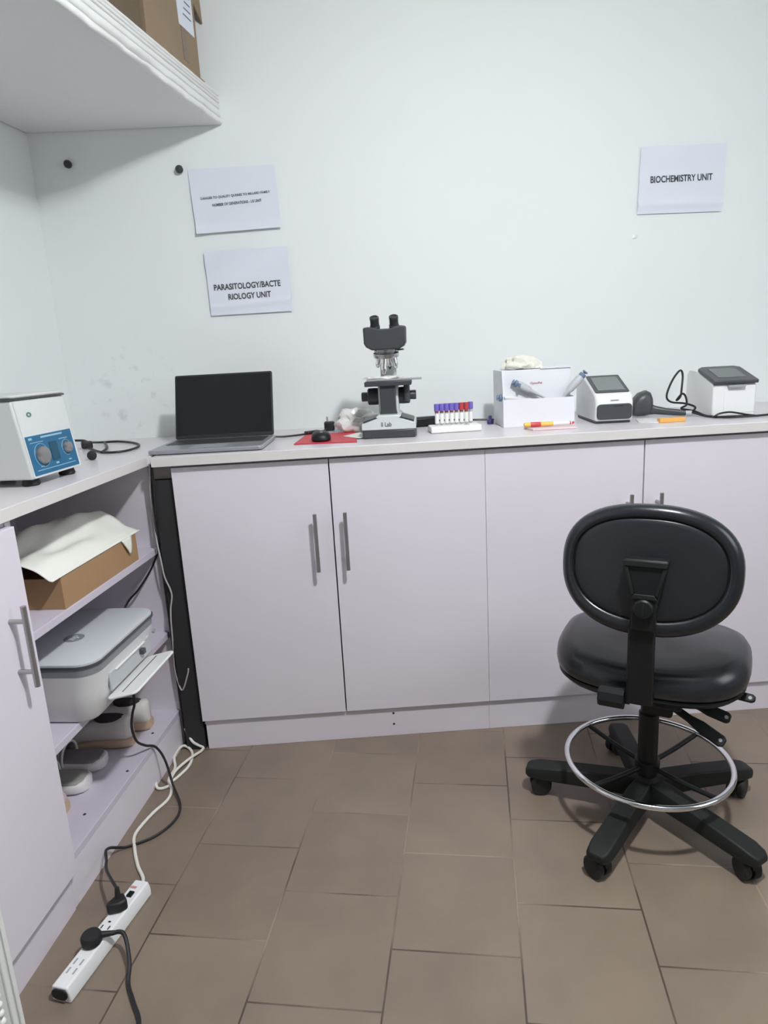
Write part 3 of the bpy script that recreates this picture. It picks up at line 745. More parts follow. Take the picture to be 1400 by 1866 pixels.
tubes = [('purple', 'purple-capped test tube at the left end of the foam rack'), ('purple', 'purple-capped test tube second from the left end of the rack'),
         ('purple', 'purple-capped test tube third from the left end of the rack'), ('purple', 'purple-capped test tube fourth from the left end of the rack'),
         ('purple', 'purple-capped test tube directly left of the two red-capped tubes'), ('redcap', 'red-capped test tube beside the row of five purple-capped tubes'),
         ('redcap', 'red-capped test tube beside the lone right-hand purple-capped tube'), ('purple', 'purple-capped test tube at the right end, right of the red caps')]
for i, (cm, lab) in enumerate(tubes):
    test_tube(i, 1.210 + 0.0150 * i, -0.325 + 0.0006 * i + (0.012 if i == 7 else 0), cm, lab, 0.0375 if i != 7 else 0.012)

o = MB().lathe([(0.0005, 0), (0.0105, 0.0005), (0.0115, 0.008), (0.0085, 0.014), (0.0055, 0.016), (0.0055, 0.026), (0.0005, 0.027)], None, 18)
o = o.build('bottle_cap', M['navy'], loc=(1.397, -0.195, 0.9005))
tag(o, 'small navy blue stopper on the worktop left of the white carton', 'stopper')

# ------------------------------------------------------------------ white carton with pipettes
bx = thing('white_carton', 'white carton with an open front tray of pipettes on the back worktop', 'box', (1.413, -0.325, 0.9005), math.radians(-1.0))
WX = 0.214; DY = 0.165
c = MB()
c.box(0, WX, 0.040, DY, 0.0, 0.168)
c.build('carton', M['carton_white'], bx, bevel=0.0015, smooth=0)
c = MB()
c.box(-0.001, WX + 0.001, 0.0, 0.003, 0.0, 0.083); c.box(-0.001, 0.002, 0.003, 0.040, 0, 0.085); c.box(WX - 0.002, WX + 0.001, 0.003, 0.040, 0, 0.085)
c.box(0.002, WX - 0.002, 0.003, 0.039, 0, 0.003)
c.build('front_tray', M['carton_white'], bx, smooth=0)
MB().prism([(0.0025, 0.0852), (0.038, 0.0852), (0.038, 0.168), (0.022, 0.168)], 0, 0.002, T(-0.0005, 0, 0) @ Matrix(((0, 0, 1, 0), (1, 0, 0, 0), (0, 1, 0, 0), (0, 0, 0, 1)))).build('side_wing', M['carton_white'], bx, smooth=0)
MB().box(0.030, 0.075, 0.070, 0.085, 0.1681, 0.1692).build('slot', M['grey_pl'], bx, smooth=0)
text('lettering', 'GynoPal', 0.036, 0.009, M['redprint'], bx, T(0.108, 0.0392, 0.126) @ FRONT)
MB().box(0.120, WX + 0.002, 0.036, 0.100, 0.1683, 0.172).build('top_flap', M['carton_white'], bx, smooth=0)
o = crumple('crumpled_tissue', M['tissue'], (1.413 + 0.074, -0.325 + 0.080, 0.9005 + 0.1700), (0.054, 0.036, 0.030), 21, 0.42, flat=0.010)
tag(o, 'crumpled off-white tissue lying on top of the white carton', 'tissue')

def pipette(label, loc, direction, length, body, double=True):
    t = thing('pipette', label, 'pipette', loc, group='pipettes at the white carton')
    d_ = Vector(direction).normalized()
    X = d_.to_track_quat('Z', 'Y').to_matrix().to_4x4()
    MB().lathe([(0.002, 0), (0.004, 0.03), (0.0065, length * .45), (0.0115, length * .55), (0.0125, length * .80), (0.010, length * .86)], X, 18).build('barrel', M[body], t)
    MB().lathe([(0.0095, length * .855), (0.0105, length * .87), (0.0105, length * .93), (0.006, length * .94)], X, 16).build('collar', M['bluegrey'], t)
    MB().lathe([(0.004, length * .935), (0.004, length * .965), (0.0085, length * .97), (0.0085, length * .995), (0.001, length)], X, 16).build('plunger', M['bluegrey'], t)
    if double: MB().box(0.008, 0.024, -0.005, 0.005, length * .80, length * .86, X).build('finger_rest', M['bluegrey'], t, bevel=0.002)
pipette('grey pipette lying slanted in the tray in front of the carton lettering', (1.553, -0.302, 0.977), (-0.085, 0.003, 0.046), 0.122, 'pip')
pipette('pale pipette lying low at the left end of the carton tray', (1.505, -0.304, 0.977), (-0.100, 0.008, 0.012), 0.108, 'white_pl2')
pipette('grey pipette leaning out over the right end of the carton tray', (1.566, -0.302, 0.945), (0.100, -0.002, 0.106), 0.150, 'pip')

o = MB().prism([(1.474, -0.432), (1.600, -0.442), (1.606, -0.395), (1.462, -0.372)], 0.9005, 0.9055).build('note_pad', M['pink'], bevel=0.0008, smooth=0)
tag(o, 'pale pink note pad lying in front of the white carton', 'note pad')
mk = thing('marker_pen', 'red and yellow marker pen lying on the pink pad', 'pen', (1.455, -0.398, 0.9140), rot=(0, 0, math.radians(-3)))
YC = RY(PI / 2)
MB().lathe([(0.001, 0), (0.0065, 0.002), (0.0072, 0.014), (0.0070, 0.020)], YC, 18).build('end_cap', M['yellow'], mk)
MB().lathe([(0.0068, 0.020), (0.0072, 0.021), (0.0072, 0.048), (0.0066, 0.050)], YC, 18).build('barrel', M['redpen'], mk)
MB().lathe([(0.0064, 0.050), (0.0068, 0.052), (0.0064, 0.085), (0.0055, 0.086)], YC, 18).build('grip', M['yellow'], mk)
MB().lathe([(0.0054, 0.086), (0.0056, 0.088), (0.0046, 0.140), (0.0006, 0.144)], YC, 18).build('cap', M['white_pl'], mk)
MB().lathe([(0.0048, 0.134), (0.0050, 0.136), (0.0030, 0.147), (0.0004, 0.148)], YC, 14).build('tip', M['redpen'], mk)

# ------------------------------------------------------------------ analysers
an = thing('analyser', 'small white analyser with sloping grey touch screen beside the carton', 'analyser', (1.733, -0.372, 0.9005), math.radians(-4))
pr = [(0.0, 0.007), (-0.003, 0.062), (0.006, 0.084), (0.140, 0.134), (0.200, 0.134), (0.232, 0.110), (0.235, 0.007)]
MB().prism(pr, -0.055, 0.055, Matrix(((0, 0, 1, 0), (1, 0, 0, 0), (0, 1, 0, 0), (0, 0, 0, 1)))).build('housing', M['white_pl'], an, bevel=0.007, seg=3)
MB().box(-0.050, 0.050, 0.008, 0.228, 0.0, 0.0075).build('base', M['dkgrey'], an, bevel=0.001)
sl_ = math.atan2(0.050, 0.134)
AX = T(0, 0.006, 0.084) @ RX(sl_)
MB().prism(rrect(-0.050, 0.050, 0.014, 0.139, 0.005), 0.0005, 0.0030, AX).build('screen_frame', M['dkgrey'], an)
MB().prism(rrect(-0.040, 0.040, 0.026, 0.124, 0.002), 0.0031, 0.0038, AX).build('screen', M['display'], an, smooth=0)
MB().prism(rrect(-0.052, 0.052, 0.012, 0.058, 0.012), -0.0005, 0.0035, T(0, -0.001, 0) @ FRONT).build('front_door', M['dkgrey'], an, bevel=0.002)
MB().box(-0.012, 0.012, -0.0045, -0.0025, 0.0685, 0.0702).build('logo_strip', M['grey_pl'], an)
MB().box(-0.003, 0.025, -0.0050, -0.0030, 0.0500, 0.0525).build('door_catch', M['bezel'], an)

an2 = thing('analyser', 'white boxy analyser with a dark tilted lid at the right end of the worktop', 'analyser', (2.091, -0.380, 0.9005), math.radians(-6))
pr = [(0.0, 0.003), (0.0, 0.094), (0.012, 0.100), (0.150, 0.136), (0.195, 0.136), (0.215, 0.120), (0.220, 0.003)]
MB().prism(pr, -0.062, 0.062, Matrix(((0, 0, 1, 0), (1, 0, 0, 0), (0, 1, 0, 0), (0, 0, 0, 1)))).build('housing', M['white_pl'], an2, bevel=0.005, seg=3)
sl_ = math.atan2(0.036, 0.138)
AX = T(0, 0.006, 0.099) @ RX(sl_)
MB().prism([(-0.064, -0.014), (0.064, -0.014), (0.064, 0.120), (0.048, 0.135), (-0.048, 0.135), (-0.064, 0.120)], 0.001, 0.012, AX).build('lid', M['dkgrey'], an2, bevel=0.003)
MB().prism(rrect(-0.040, 0.040, 0.018, 0.110, 0.002), 0.0121, 0.0128, AX).build('lid_window', M['glass_dark'], an2, smooth=0)
MB().box(-0.022, 0.026, -0.012, 0.004, 0.086, 0.094).build('lid_latch', M['grey_pl'], an2, bevel=0.001)
MB().box(-0.030, 0.058, -0.0012, 0.0, 0.012, 0.080).build('front_panel', M['white_pl'], an2, bevel=0.001)
MB().box(-0.056, 0.056, 0.006, 0.214, 0.0, 0.004).build('base', M['dkgrey'], an2)

# barcode scanner
bs = thing('barcode_scanner', 'black handheld barcode scanner lying between the two analysers', 'scanner', (1.880, -0.235, 0.9005), math.radians(-8))
r_ = []
for x, zc, hw, hh in ((-0.040, 0.022, 0.018, 0.012), (-0.034, 0.030, 0.030, 0.026), (-0.018, 0.038, 0.034, 0.036), (0.004, 0.042, 0.034, 0.040), (0.016, 0.040, 0.030, 0.036), (0.022, 0.036, 0.024, 0.026)):
    r_.append([Vector((x + 0.10 * (p_[1] if p_[1] < 0 else 0), p_[0], max(zc + p_[1], 0.0005))) for p_ in superellipse(hw, hh, 24, 3)])
MB().loft(r_).build('head', M['dkgrey'], bs)
r_ = []
for x, zc, hw, hh in ((0.010, 0.026, 0.022, 0.022), (0.030, 0.020, 0.016, 0.014), (0.060, 0.015, 0.014, 0.011), (0.095, 0.012, 0.014, 0.010), (0.110, 0.0105, 0.012, 0.008)):
    r_.append([Vector((x, p_[0] - 0.5 * (x - 0.01), max(zc + p_[1], 0.0005))) for p_ in superellipse(hw, hh, 20, 2.6)])
MB().loft(r_).build('grip', M['dkgrey'], bs)
MB().cyl((0.108, -0.050, 0.0105), (0.128, -0.060, 0.0105), 0.0075, n=14).build('cable_boot', M['pip'], bs)
sc_ = thing('scanner_cable', 'black scanner cable looping upward beside the right-hand analyser', 'cable', (0, 0, 0))
MB().tube([(2.006, -0.292, 0.9105), (2.022, -0.285, 0.925), (2.006, -0.250, 0.935), (1.972, -0.225, 0.940), (1.962, -0.215, 0.960), (1.985, -0.200, 1.005), (2.012, -0.192, 1.035), (2.022, -0.192, 1.022),
           (2.015, -0.205, 0.985), (2.002, -0.225, 0.955), (1.985, -0.235, 0.945), (2.000, -0.240, 0.965), (2.012, -0.240, 0.955), (2.005, -0.262, 0.932), (1.985, -0.270, 0.922),
           (2.012, -0.300, 0.915), (2.022, -0.355, 0.9045), (2.045, -0.410, 0.9040), (2.085, -0.420, 0.9040), (2.150, -0.415, 0.9040), (2.185, -0.405, 0.9040)], 0.0032, 8).build('cable', M['cord_b'], sc_)
MB().tube([(2.000, -0.300, 0.913), (2.020, -0.345, 0.9042), (2.030, -0.372, 0.9042), (2.026, -0.395, 0.906), (2.037, -0.400, 0.914), (2.070, -0.402, 0.917), (2.11, -0.410, 0.909), (2.14, -0.424, 0.9042)], 0.0028, 8).build('cable_loop', M['cord_b'], sc_)
o = MB().prism([(1.848, -0.428), (1.925, -0.424), (1.924, -0.405), (1.847, -0.409)], 0.9005, 0.9125).build('strip_box', M['orange'], bevel=0.001, smooth=0)
tag(o, 'small yellow-orange strip box on the worktop in front of the scanner', 'box')
o = MB().prism([(1.798, -0.395), (1.843, -0.428), (1.872, -0.395), (1.870, -0.320), (1.820, -0.320)], 0.9005, 0.9035).build('plastic_sleeve', M['white_pl2'], smooth=0)
tag(o, 'flat pale plastic sleeve lying beside the orange strip box', 'sleeve')

# ------------------------------------------------------------------ things on the left shelves
tr = thing('cardboard_tray', 'open tan cardboard tray on the upper shelf of the left unit', 'tray', LF(0.137, -0.004, 0.6345), ROT_L)
LT = 0.362; DT = 0.27; HT = 0.072
MB().box(0, LT, -0.003, 0, 0, HT).box(0, LT, -DT, -DT + 0.003, 0, HT).box(0, 0.003, -DT + 0.003, -0.003, 0, HT).box(0.003, LT, -DT + 0.003, -0.003, 0, 0.003).build('tray', M['card_tan'], tr, smooth=0)
MB().box(LT - 0.0005, LT + 0.0025, -DT, 0.0, 0, HT - 0.002).build('end_panel', M['card_tan'], tr, smooth=0)
rnd = random.Random(3)
def sheet(u, v):
    s_ = -0.025 + (LT + 0.06) * u; o_ = -0.30 + 0.302 * v
    hump = 0.062 * math.sin(min(1, v * 1.02) * PI) ** 0.8 * (0.75 + 0.25 * math.sin(PI * u))
    z_ = 0.0745 + hump + 0.012 * math.sin(11 * v + 5 * u) * math.sin(PI * v) + 0.009 * math.sin(19 * v + 3 * u + 1) * (1 - v) * v * 3 + 0.004 * math.sin(33 * v - 4 * u) * v * (1 - v) * 4 + 0.004 * math.sin(21 * u + 4 * v) * v * (1 - v) * 3
    return Vector((s_, o_, z_))
pl = MB().grid(40, 40, sheet)
pl.grid(6, 8, lambda u, v: Vector((0.030 + 0.055 * u * (1 - v * 0.9) + 0.02 * v, 0.003 + 0.004 * math.sin(v * 2), 0.0745 - 0.042 * v)))
o = pl.build('folded_sheet', M['cloth'], solid=0.002, smooth=60, loc=LF(0.137, -0.004, 0.6345), rot=(0, 0, ROT_L))
tag(o, 'rumpled white sheet heaped over the tan cardboard tray', 'sheet')

pt = thing('printer', 'grey and white inkjet printer on the middle shelf of the left unit', 'printer', LF(0.205, 0.0, 0.3745), ROT_L)
# local: x along the shelf (towards the camera), y out of the shelf
PW, PD, PH = 0.338, 0.29, 0.148
def prr(z, gx, y0, y1, r): return [Vector((x, y, z)) for x, y in rrect(gx, PW - gx, y0, y1, r, 8)]
MB().loft([prr(0.0, 0.018, -0.225, 0.030, 0.035), prr(0.006, 0.012, -0.228, 0.036, 0.04), prr(0.066, 0.006, -0.228, 0.046, 0.045), prr(0.116, 0.001, -0.228, 0.058, 0.045)]).build('body', M['white_pl2'], pt, smooth=50)
MB().loft([prr(0.1162, 0.001, -0.228, 0.058, 0.045), prr(0.136, 0.000, -0.228, 0.060, 0.045)]).build('scanner_band', M['lid_band'], pt, smooth=50)
MB().loft([prr(0.1365, -0.002, -0.230, 0.063, 0.046), prr(0.1415, -0.002, -0.230, 0.063, 0.046)]).build('lid_seam', M['dkgrey'], pt, smooth=50)
MB().loft([prr(0.1418, 0.0, -0.228, 0.060, 0.045), prr(0.1465, 0.0, -0.228, 0.060, 0.045), prr(0.1480, 0.004, -0.224, 0.056, 0.042)]).build('lid', M['lid_grey'], pt, smooth=50)
lx = T(0.195, -0.060, 0.1482)
lg = MB().lathe([(0.001, 0), (0.0235, 0), (0.0235, 0.0006), (0.001, 0.0006)], lx, 32).build('logo_disc', M['lid_band'], pt, smooth=0)
text('logo_letters', 'hp', 0.026, 0.026, M['lid_grey'], lg, lx @ T(0, 0, 0.0010) @ RZ(PI) @ Matrix(((1, 0.25, 0, 0), (0, 1, 0, 0), (0, 0, 1, 0), (0, 0, 0, 1))))
FPX = T(0, 0.050, 0) @ Matrix(((-1, 0, 0, 0), (0, 0, 1, 0), (0, 1, 0, 0), (0, 0, 0, 1)))
MB().box(0.05, PW - 0.075, 0.0475, 0.0545, 0.045, 0.092).build('paper_exit', M['exit_grey'], pt, bevel=0.003)
MB().box(0.085, PW - 0.10, 0.052, 0.058, 0.086, 0.090).build('exit_lip', M['white_pl'], pt, bevel=0.001)
MB().box(0.10, 0.115, 0.052, 0.066, 0.066, 0.080).build('paper_stop', M['dkgrey'], pt, bevel=0.002)
MB().cyl((0.030, 0.054, 0.094), (0.030, 0.0600, 0.094), 0.006, n=16).build('button', M['grey_pl'], pt)
ty = MB().prism(rrect(0.060, PW - 0.055, 0.0, 0.078, 0.014), 0, 0.006, T(0, 0.047, 0.030) @ RX(math.radians(14))).build('output_tray', M['white_pl'], pt, bevel=0.002)
MB().box(0.075, PW - 0.075, 0.032, 0.0345, 0.0061, 0.0068, T(0, 0.047, 0.030) @ RX(math.radians(14))).build('tray_groove', M['dkgrey'], ty)
MB().loft([prr(-0.0005, 0.020, -0.222, 0.028, 0.035), prr(0.0035, 0.017, -0.226, 0.0325, 0.036)]).build('foot_seam', M['lid_band'], pt)

def shoe(name, label, s_, o_, rz, L, W, H, up, sole, kind, group):
    """toe towards +y (out of the shelf), heel at -L"""
    t = thing(name, label, 'shoe', LF(s_, o_, 0.1185), ROT_L + rz, group)
    def sec(y, w, z0, z1, n=20, e=2.4, dx=0.0):
        out = []
        for i in range(n):
            a = 2 * PI * i / n
            cx, sz = math.cos(a), math.sin(a)
            out.append(Vector((dx + w * math.copysign(abs(cx) ** (2 / e), cx), y, (z0 + z1) / 2 + (z1 - z0) / 2 * math.copysign(abs(sz) ** (2 / e), sz))))
        return out
    ws = [(-1.0, .42), (-0.96, .62), (-0.85, .74), (-0.6, .76), (-0.4, .84), (-0.22, 1.0), (-0.10, .92), (-0.03, .62), (0.0, .25)]
    MB().loft([sec(y * L, W * w, 0.0, 0.026 if y < -0.5 else 0.021, e=4) for y, w in ws]).build('sole', M[sole], t, smooth=50)
    if kind == 'clog':
        hs = [(-0.99, .30, .030), (-0.93, .55, .050), (-0.8, .62, .052), (-0.60, .64, .050), (-0.45, .74, H * 0.95), (-0.30, .88, H), (-0.15, .80, H * 0.75), (-0.06, .58, H * 0.5), (-0.015, .25, .028)]
    else:
        hs = [(-0.99, .30, H * .95), (-0.94, .55, H), (-0.82, .62, H * .92), (-0.62, .64, H * .86), (-0.48, .72, H * .84), (-0.34, .84, H * .70), (-0.20, .88, H * .56), (-0.08, .70, H * .46), (-0.02, .35, .030)]
    MB().loft([sec(y * L, W * w, 0.014, h, e=2.5) for y, w, h in hs]).build('upper', M[up], t, smooth=60)
    # foot opening
    zt = 0.053 if kind == 'clog' else H * 0.90
    MB().loft([[Vector((x * W * .38, (-0.72 + y * 0.17) * L, zt - 0.010)) for x, y in superellipse(1, 1, 24, 2.2)],
               [Vector((x * W * .42, (-0.72 + y * 0.19) * L, zt + 0.0015 + (0.004 if kind != 'clog' else 0))) for x, y in superellipse(1, 1, 24, 2.2)]]).build('opening', M['insole'], t)
    if kind == 'sneaker':
        e = MB()
        for k in range(4):
            y = (-0.44 + 0.055 * k) * L; h = H * (0.83 - 0.085 * k) + 0.0035
            e.tube([(-W * .35, y, h - 0.006), (0, y + 0.004, h), (W * .35, y, h - 0.006)], 0.0022, 6, 4)
        e.build('laces', M['white_sole'], t)
        MB().loft([sec(y * L, W * w, 0.020, h, e=2.5) for y, w, h in ((-0.17, .90, H * .54), (-0.08, .74, H * .48), (-0.02, .40, .033))]).build('toe_cap', M['white_sole'], t)
    else:
        MB().tube([(-W * .66, -0.52 * L, 0.045), (-W * .45, -0.50 * L, H * .93), (0, -0.48 * L, H + 0.003), (W * .45, -0.50 * L, H * .93), (W * .66, -0.52 * L, 0.045)], 0.004, 8).build('collar', M[sole], t)
    return t
gs = 'shoes on the bottom shelf of the left unit'
def slide(label, s_, o_, rz, L, W, foot, group):
    """backless slip-on, heel towards +y"""
    t = thing('slip_on_shoe', label, 'shoe', LF(s_, o_, 0.1185), ROT_L + rz, group)
    ws = [(0.0, .30), (-0.02, .62), (-0.08, .84), (-0.18, .92), (-0.42, .84), (-0.66, 1.0), (-0.84, .96), (-0.95, .66), (-1.0, .25)]
    def ring(y, w, z0, z1):
        out = []
        for i in range(20):
            a = 2 * PI * i / 20; cx, sz = math.cos(a), math.sin(a)
            out.append(Vector((W * w * math.copysign(abs(cx) ** .55, cx), y * L, (z0 + z1) / 2 + (z1 - z0) / 2 * math.copysign(abs(sz) ** .5, sz))))
        return out
    MB().loft([ring(y, w, 0.0, 0.030) for y, w in ws]).build('sole', M['white_sole'], t, smooth=50)
    MB().loft([ring(y, w * 0.86, 0.020, 0.034) for y, w in [(-0.03, .45)] + ws[2:-1]]).build('footbed', M[foot], t, smooth=50)
    def arch(y, w, h):
        out = []
        for i in range(25):
            a = PI * i / 24
            out.append(Vector((W * w * math.cos(a), y * L, 0.022 + (h - 0.022) * math.sin(a) ** 0.8)))
        return out
    for k, hs in enumerate(([(-0.44, .90, .066), (-0.55, 1.0, .070), (-0.70, 1.02, .064), (-0.84, .95, .050), (-0.95, .62, .036)],)):
        q = MB(); V = [[q.bm.verts.new(p_) for p_ in arch(*h_)] for h_ in hs]
        for r0, r1 in zip(V, V[1:]):
            for i in range(24): q.bm.faces.new((r0[i], r0[i + 1], r1[i + 1], r1[i]))
        q.build('strap', M[foot], t, solid=0.004, smooth=60)
    MB().tube(arch(-0.435, .92, .068), 0.0035, 8, 2).build('strap_binding', M['white_sole'], t)
    return t
shoe('sneaker', 'white tan-soled sneaker on the bottom shelf, heel out, farthest back near the gap', 0.122, -0.272, PI + 0.03, 0.225, 0.043, 0.088, 'sneaker', 'tan_sole', 'sneaker', gs)
shoe('sneaker', 'white tan-soled sneaker on the bottom shelf, heel out, nearer the grey slip-ons', 0.212, -0.284, PI + 0.05, 0.225, 0.043, 0.088, 'sneaker', 'tan_sole', 'sneaker', gs)
slide('dark grey backless slip-on with white sole beside the white sneakers', 0.306, -0.090, 0.04, 0.22, 0.043, 'grey_shoe', gs)
slide('greenish grey backless slip-on with white sole, second shoe from the cabinet door', 0.399, -0.085, 0.04, 0.22, 0.043, 'olive_shoe', gs)
shoe('sneaker', 'pale pink sneaker almost hidden behind the cabinet door edge', 0.500, -0.300, PI + 0.02, 0.21, 0.040, 0.050, 'pinkshoe', 'tan_sole', 'sneaker', gs)

# ------------------------------------------------------------------ cords in the gap and on the floor
o = MB().tube([(0.4045, -0.520, 0.880), (0.402, -0.512, 0.83), (0.398, -0.510, 0.76), (0.393, -0.503, 0.697), (0.384, -0.480, 0.640), (0.350, -0.462, 0.572), (0.31, -0.480, 0.515), (0.270, -0.490, 0.470), (0.24, -0.56, 0.380)], 0.0032, 8)
o = o.build('printer_cable', M['cord_b']); tag(o, 'black cable hanging from the worktop corner down behind the printer', 'cable')
o = MB().tube([(0.396, -0.508, 0.880), (0.385, -0.495, 0.80), (0.381, -0.490, 0.72), (0.386, -0.500, 0.655), (0.392, -0.505, 0.600), (0.396, -0.506, 0.555), (0.410, -0.508, 0.505), (0.402, -0.508, 0.46), (0.398, -0.508, 0.42),
               (0.393, -0.500, 0.36), (0.386, -0.490, 0.30), (0.386, -0.490, 0.25), (0.402, -0.504, 0.20), (0.425, -0.508, 0.25), (0.43, -0.508, 0.27)], 0.0024, 7)
o = o.build('thin_cable', M['cord_g']); tag(o, 'thin greyish white cable hanging down in front of the dark gap', 'cable')
fz = 0.0045
ps_c = Vector((0.392, -1.195, 0.0))
ax_ = Vector((0.432 - 0.356, -1.075 + 1.330, 0)).normalized()
ROT_P = math.atan2(ax_.y, ax_.x)
ps = thing('power_strip', 'long white power strip lying on the floor beside the left cabinet', 'power strip', ps_c, ROT_P)
LH = 0.133; WH = 0.0205; HP = 0.034
MB().prism([(-WH, 0.0005), (WH, 0.0005), (WH, 0.020), (0.016, HP), (-0.016, HP), (-WH, 0.020)], -LH, LH, Matrix(((0, 0, 1, 0), (1, 0, 0, 0), (0, 1, 0, 0), (0, 0, 0, 1)))).build('housing', M['white_pl'], ps, bevel=0.003, seg=3)
MB().prism(rrect(-0.0165, 0.0165, 0.0085, 0.0300, 0.0095), 0, 0.003, T(-LH - 0.0005, 0, 0) @ Matrix(((0, 0, -1, 0), (-1, 0, 0, 0), (0, 1, 0, 0), (0, 0, 0, 1)))).build('end_cap', M['plastic'], ps, bevel=0.001)
MB().box(-LH - 0.002, -LH, -0.009, 0.009, 0.003, 0.0055).build('end_slot', M['grey_pl'], ps)
MB().box(0.083, 0.098, -0.006, 0.006, HP, HP + 0.004).build('switch', M['plastic'], ps, bevel=0.001)
MB().box(0.108, 0.114, -0.001, 0.013, HP, HP + 0.0005).build('red_print', M['redprint'], ps, smooth=0)
e = MB()
for cx in (0.055, 0.010, -0.036):
    for dx, dy, w_, l_ in ((0.008, 0.0, 0.002, 0.0045), (-0.006, 0.008, 0.0045, 0.002), (-0.006, -0.008, 0.0045, 0.002)):
        e.box(cx + dx - w_, cx + dx + w_, dy - l_ * .6, dy + l_ * .6, HP, HP + 0.0005)
e.build('socket_holes', M['bezel'], ps, smooth=0)
e = MB()
for cx in (-0.078, -0.098):
    for dy in (-0.007, 0.007): e.box(cx - 0.0065, cx + 0.0065, dy - 0.0016, dy + 0.0016, HP, HP + 0.0005)
e.build('usb_ports', M['grey_pl'], ps, smooth=0)
pc = ps_c
def PS(x, y, z):
    c_, s_ = math.cos(ROT_P), math.sin(ROT_P)
    return (pc.x + c_ * x - s_ * y, pc.y + s_ * x + c_ * y, z)
wc = MB().tube([PS(LH - 0.002, 0.004, 0.014), (0.418, -1.03, 0.006), (0.392, -0.985, fz), (0.366, -0.925, fz), (0.352, -0.872, fz), (0.372, -0.800, fz), (0.398, -0.745, fz), (0.397, -0.70, fz), (0.378, -0.655, fz),
                (0.382, -0.60, 0.006), (0.367, -0.545, 0.010), (0.380, -0.492, 0.010), (0.412, -0.520, fz), (0.421, -0.585, fz), (0.402, -0.640, fz), (0.384, -0.664, fz), (0.390, -0.625, 0.012), (0.415, -0.575, 0.014), (0.441, -0.525, 0.008)], 0.0040, 8)
wc.tube([(0.441, -0.525, 0.008), (0.444, -0.508, 0.008), (0.430, -0.500, 0.012), (0.412, -0.503, 0.030), (0.388, -0.478, 0.060)], 0.0040, 8)
wc.tube([(0.395, -0.672, fz), (0.375, -0.690, fz), (0.356, -0.690, 0.006), (0.344, -0.66, 0.010)], 0.0040, 8)
o = wc.build('extension_cord', M['cord_w']); tag(o, 'white extension cord coiling over the floor from the gap to the power strip', 'cord')

pp = thing('plug_with_cord', 'black printer plug and lead running from the shelf to the power strip', 'plug', (0, 0, 0))
MB().tube([(0.352, -0.800, 0.392), (0.366, -0.792, 0.360), (0.366, -0.788, 0.318), (0.354, -0.780, 0.285), (0.340, -0.762, 0.237), (0.336, -0.735, 0.181), (0.343, -0.697, 0.143), (0.360, -0.668, 0.118), (0.382, -0.674, 0.080), (0.405, -0.705, 0.020), (0.438, -0.770, fz), (0.440, -0.830, fz),
           (0.405, -0.886, fz), (0.350, -0.916, fz), (0.331, -0.930, 0.014), (0.322, -0.957, 0.036), (0.322, -0.980, 0.046), (0.334, -1.010, 0.048), (0.352, -1.056, 0.056), PS(0.060, 0.005, 0.075)], 0.0034, 8, 8).build('lead', M['cord_b'], pp)
X = T(*PS(0.052, 0.0, HP + 0.0008)) @ RZ(ROT_P + 0.9)
MB().prism([(-0.013, -0.015), (0.013, -0.015), (0.015, 0.002), (0.005, 0.024), (-0.005, 0.024), (-0.015, 0.002)], 0, 0.024, X).build('plug_body', M['rubber'], pp, bevel=0.004)
MB().cyl(PS(0.056, 0.003, 0.050), PS(0.061, 0.006, 0.078), 0.0075, 0.0045, 14).build('strain_relief', M['rubber'], pp)
pq = thing('plug_with_cord', 'round black plug on the power strip with lead leaving at the bottom edge', 'plug', (0, 0, 0))
X = T(*PS(-0.035, 0.002, HP + 0.0008))
MB().lathe([(0.0165, 0), (0.0195, 0.003), (0.0200, 0.016), (0.017, 0.021), (0.001, 0.022)], X, 28).build('plug_body', M['rubber'], pq)
MB().cyl(PS(-0.024, -0.012, 0.046), PS(-0.012, -0.034, 0.043), 0.0065, 0.0045, 14).build('strain_relief', M['rubber'], pq)
a0 = PS(-0.014, -0.030, 0.043)
MB().tube([a0, (0.440, -1.218, 0.040), (0.462, -1.262, 0.018), (0.470, -1.300, fz), (0.492, -1.340, fz), (0.516, -1.385, fz), (0.520, -1.45, fz), (0.51, -1.60, fz)], 0.0042, 8).build('lead', M['cord_b'], pq)

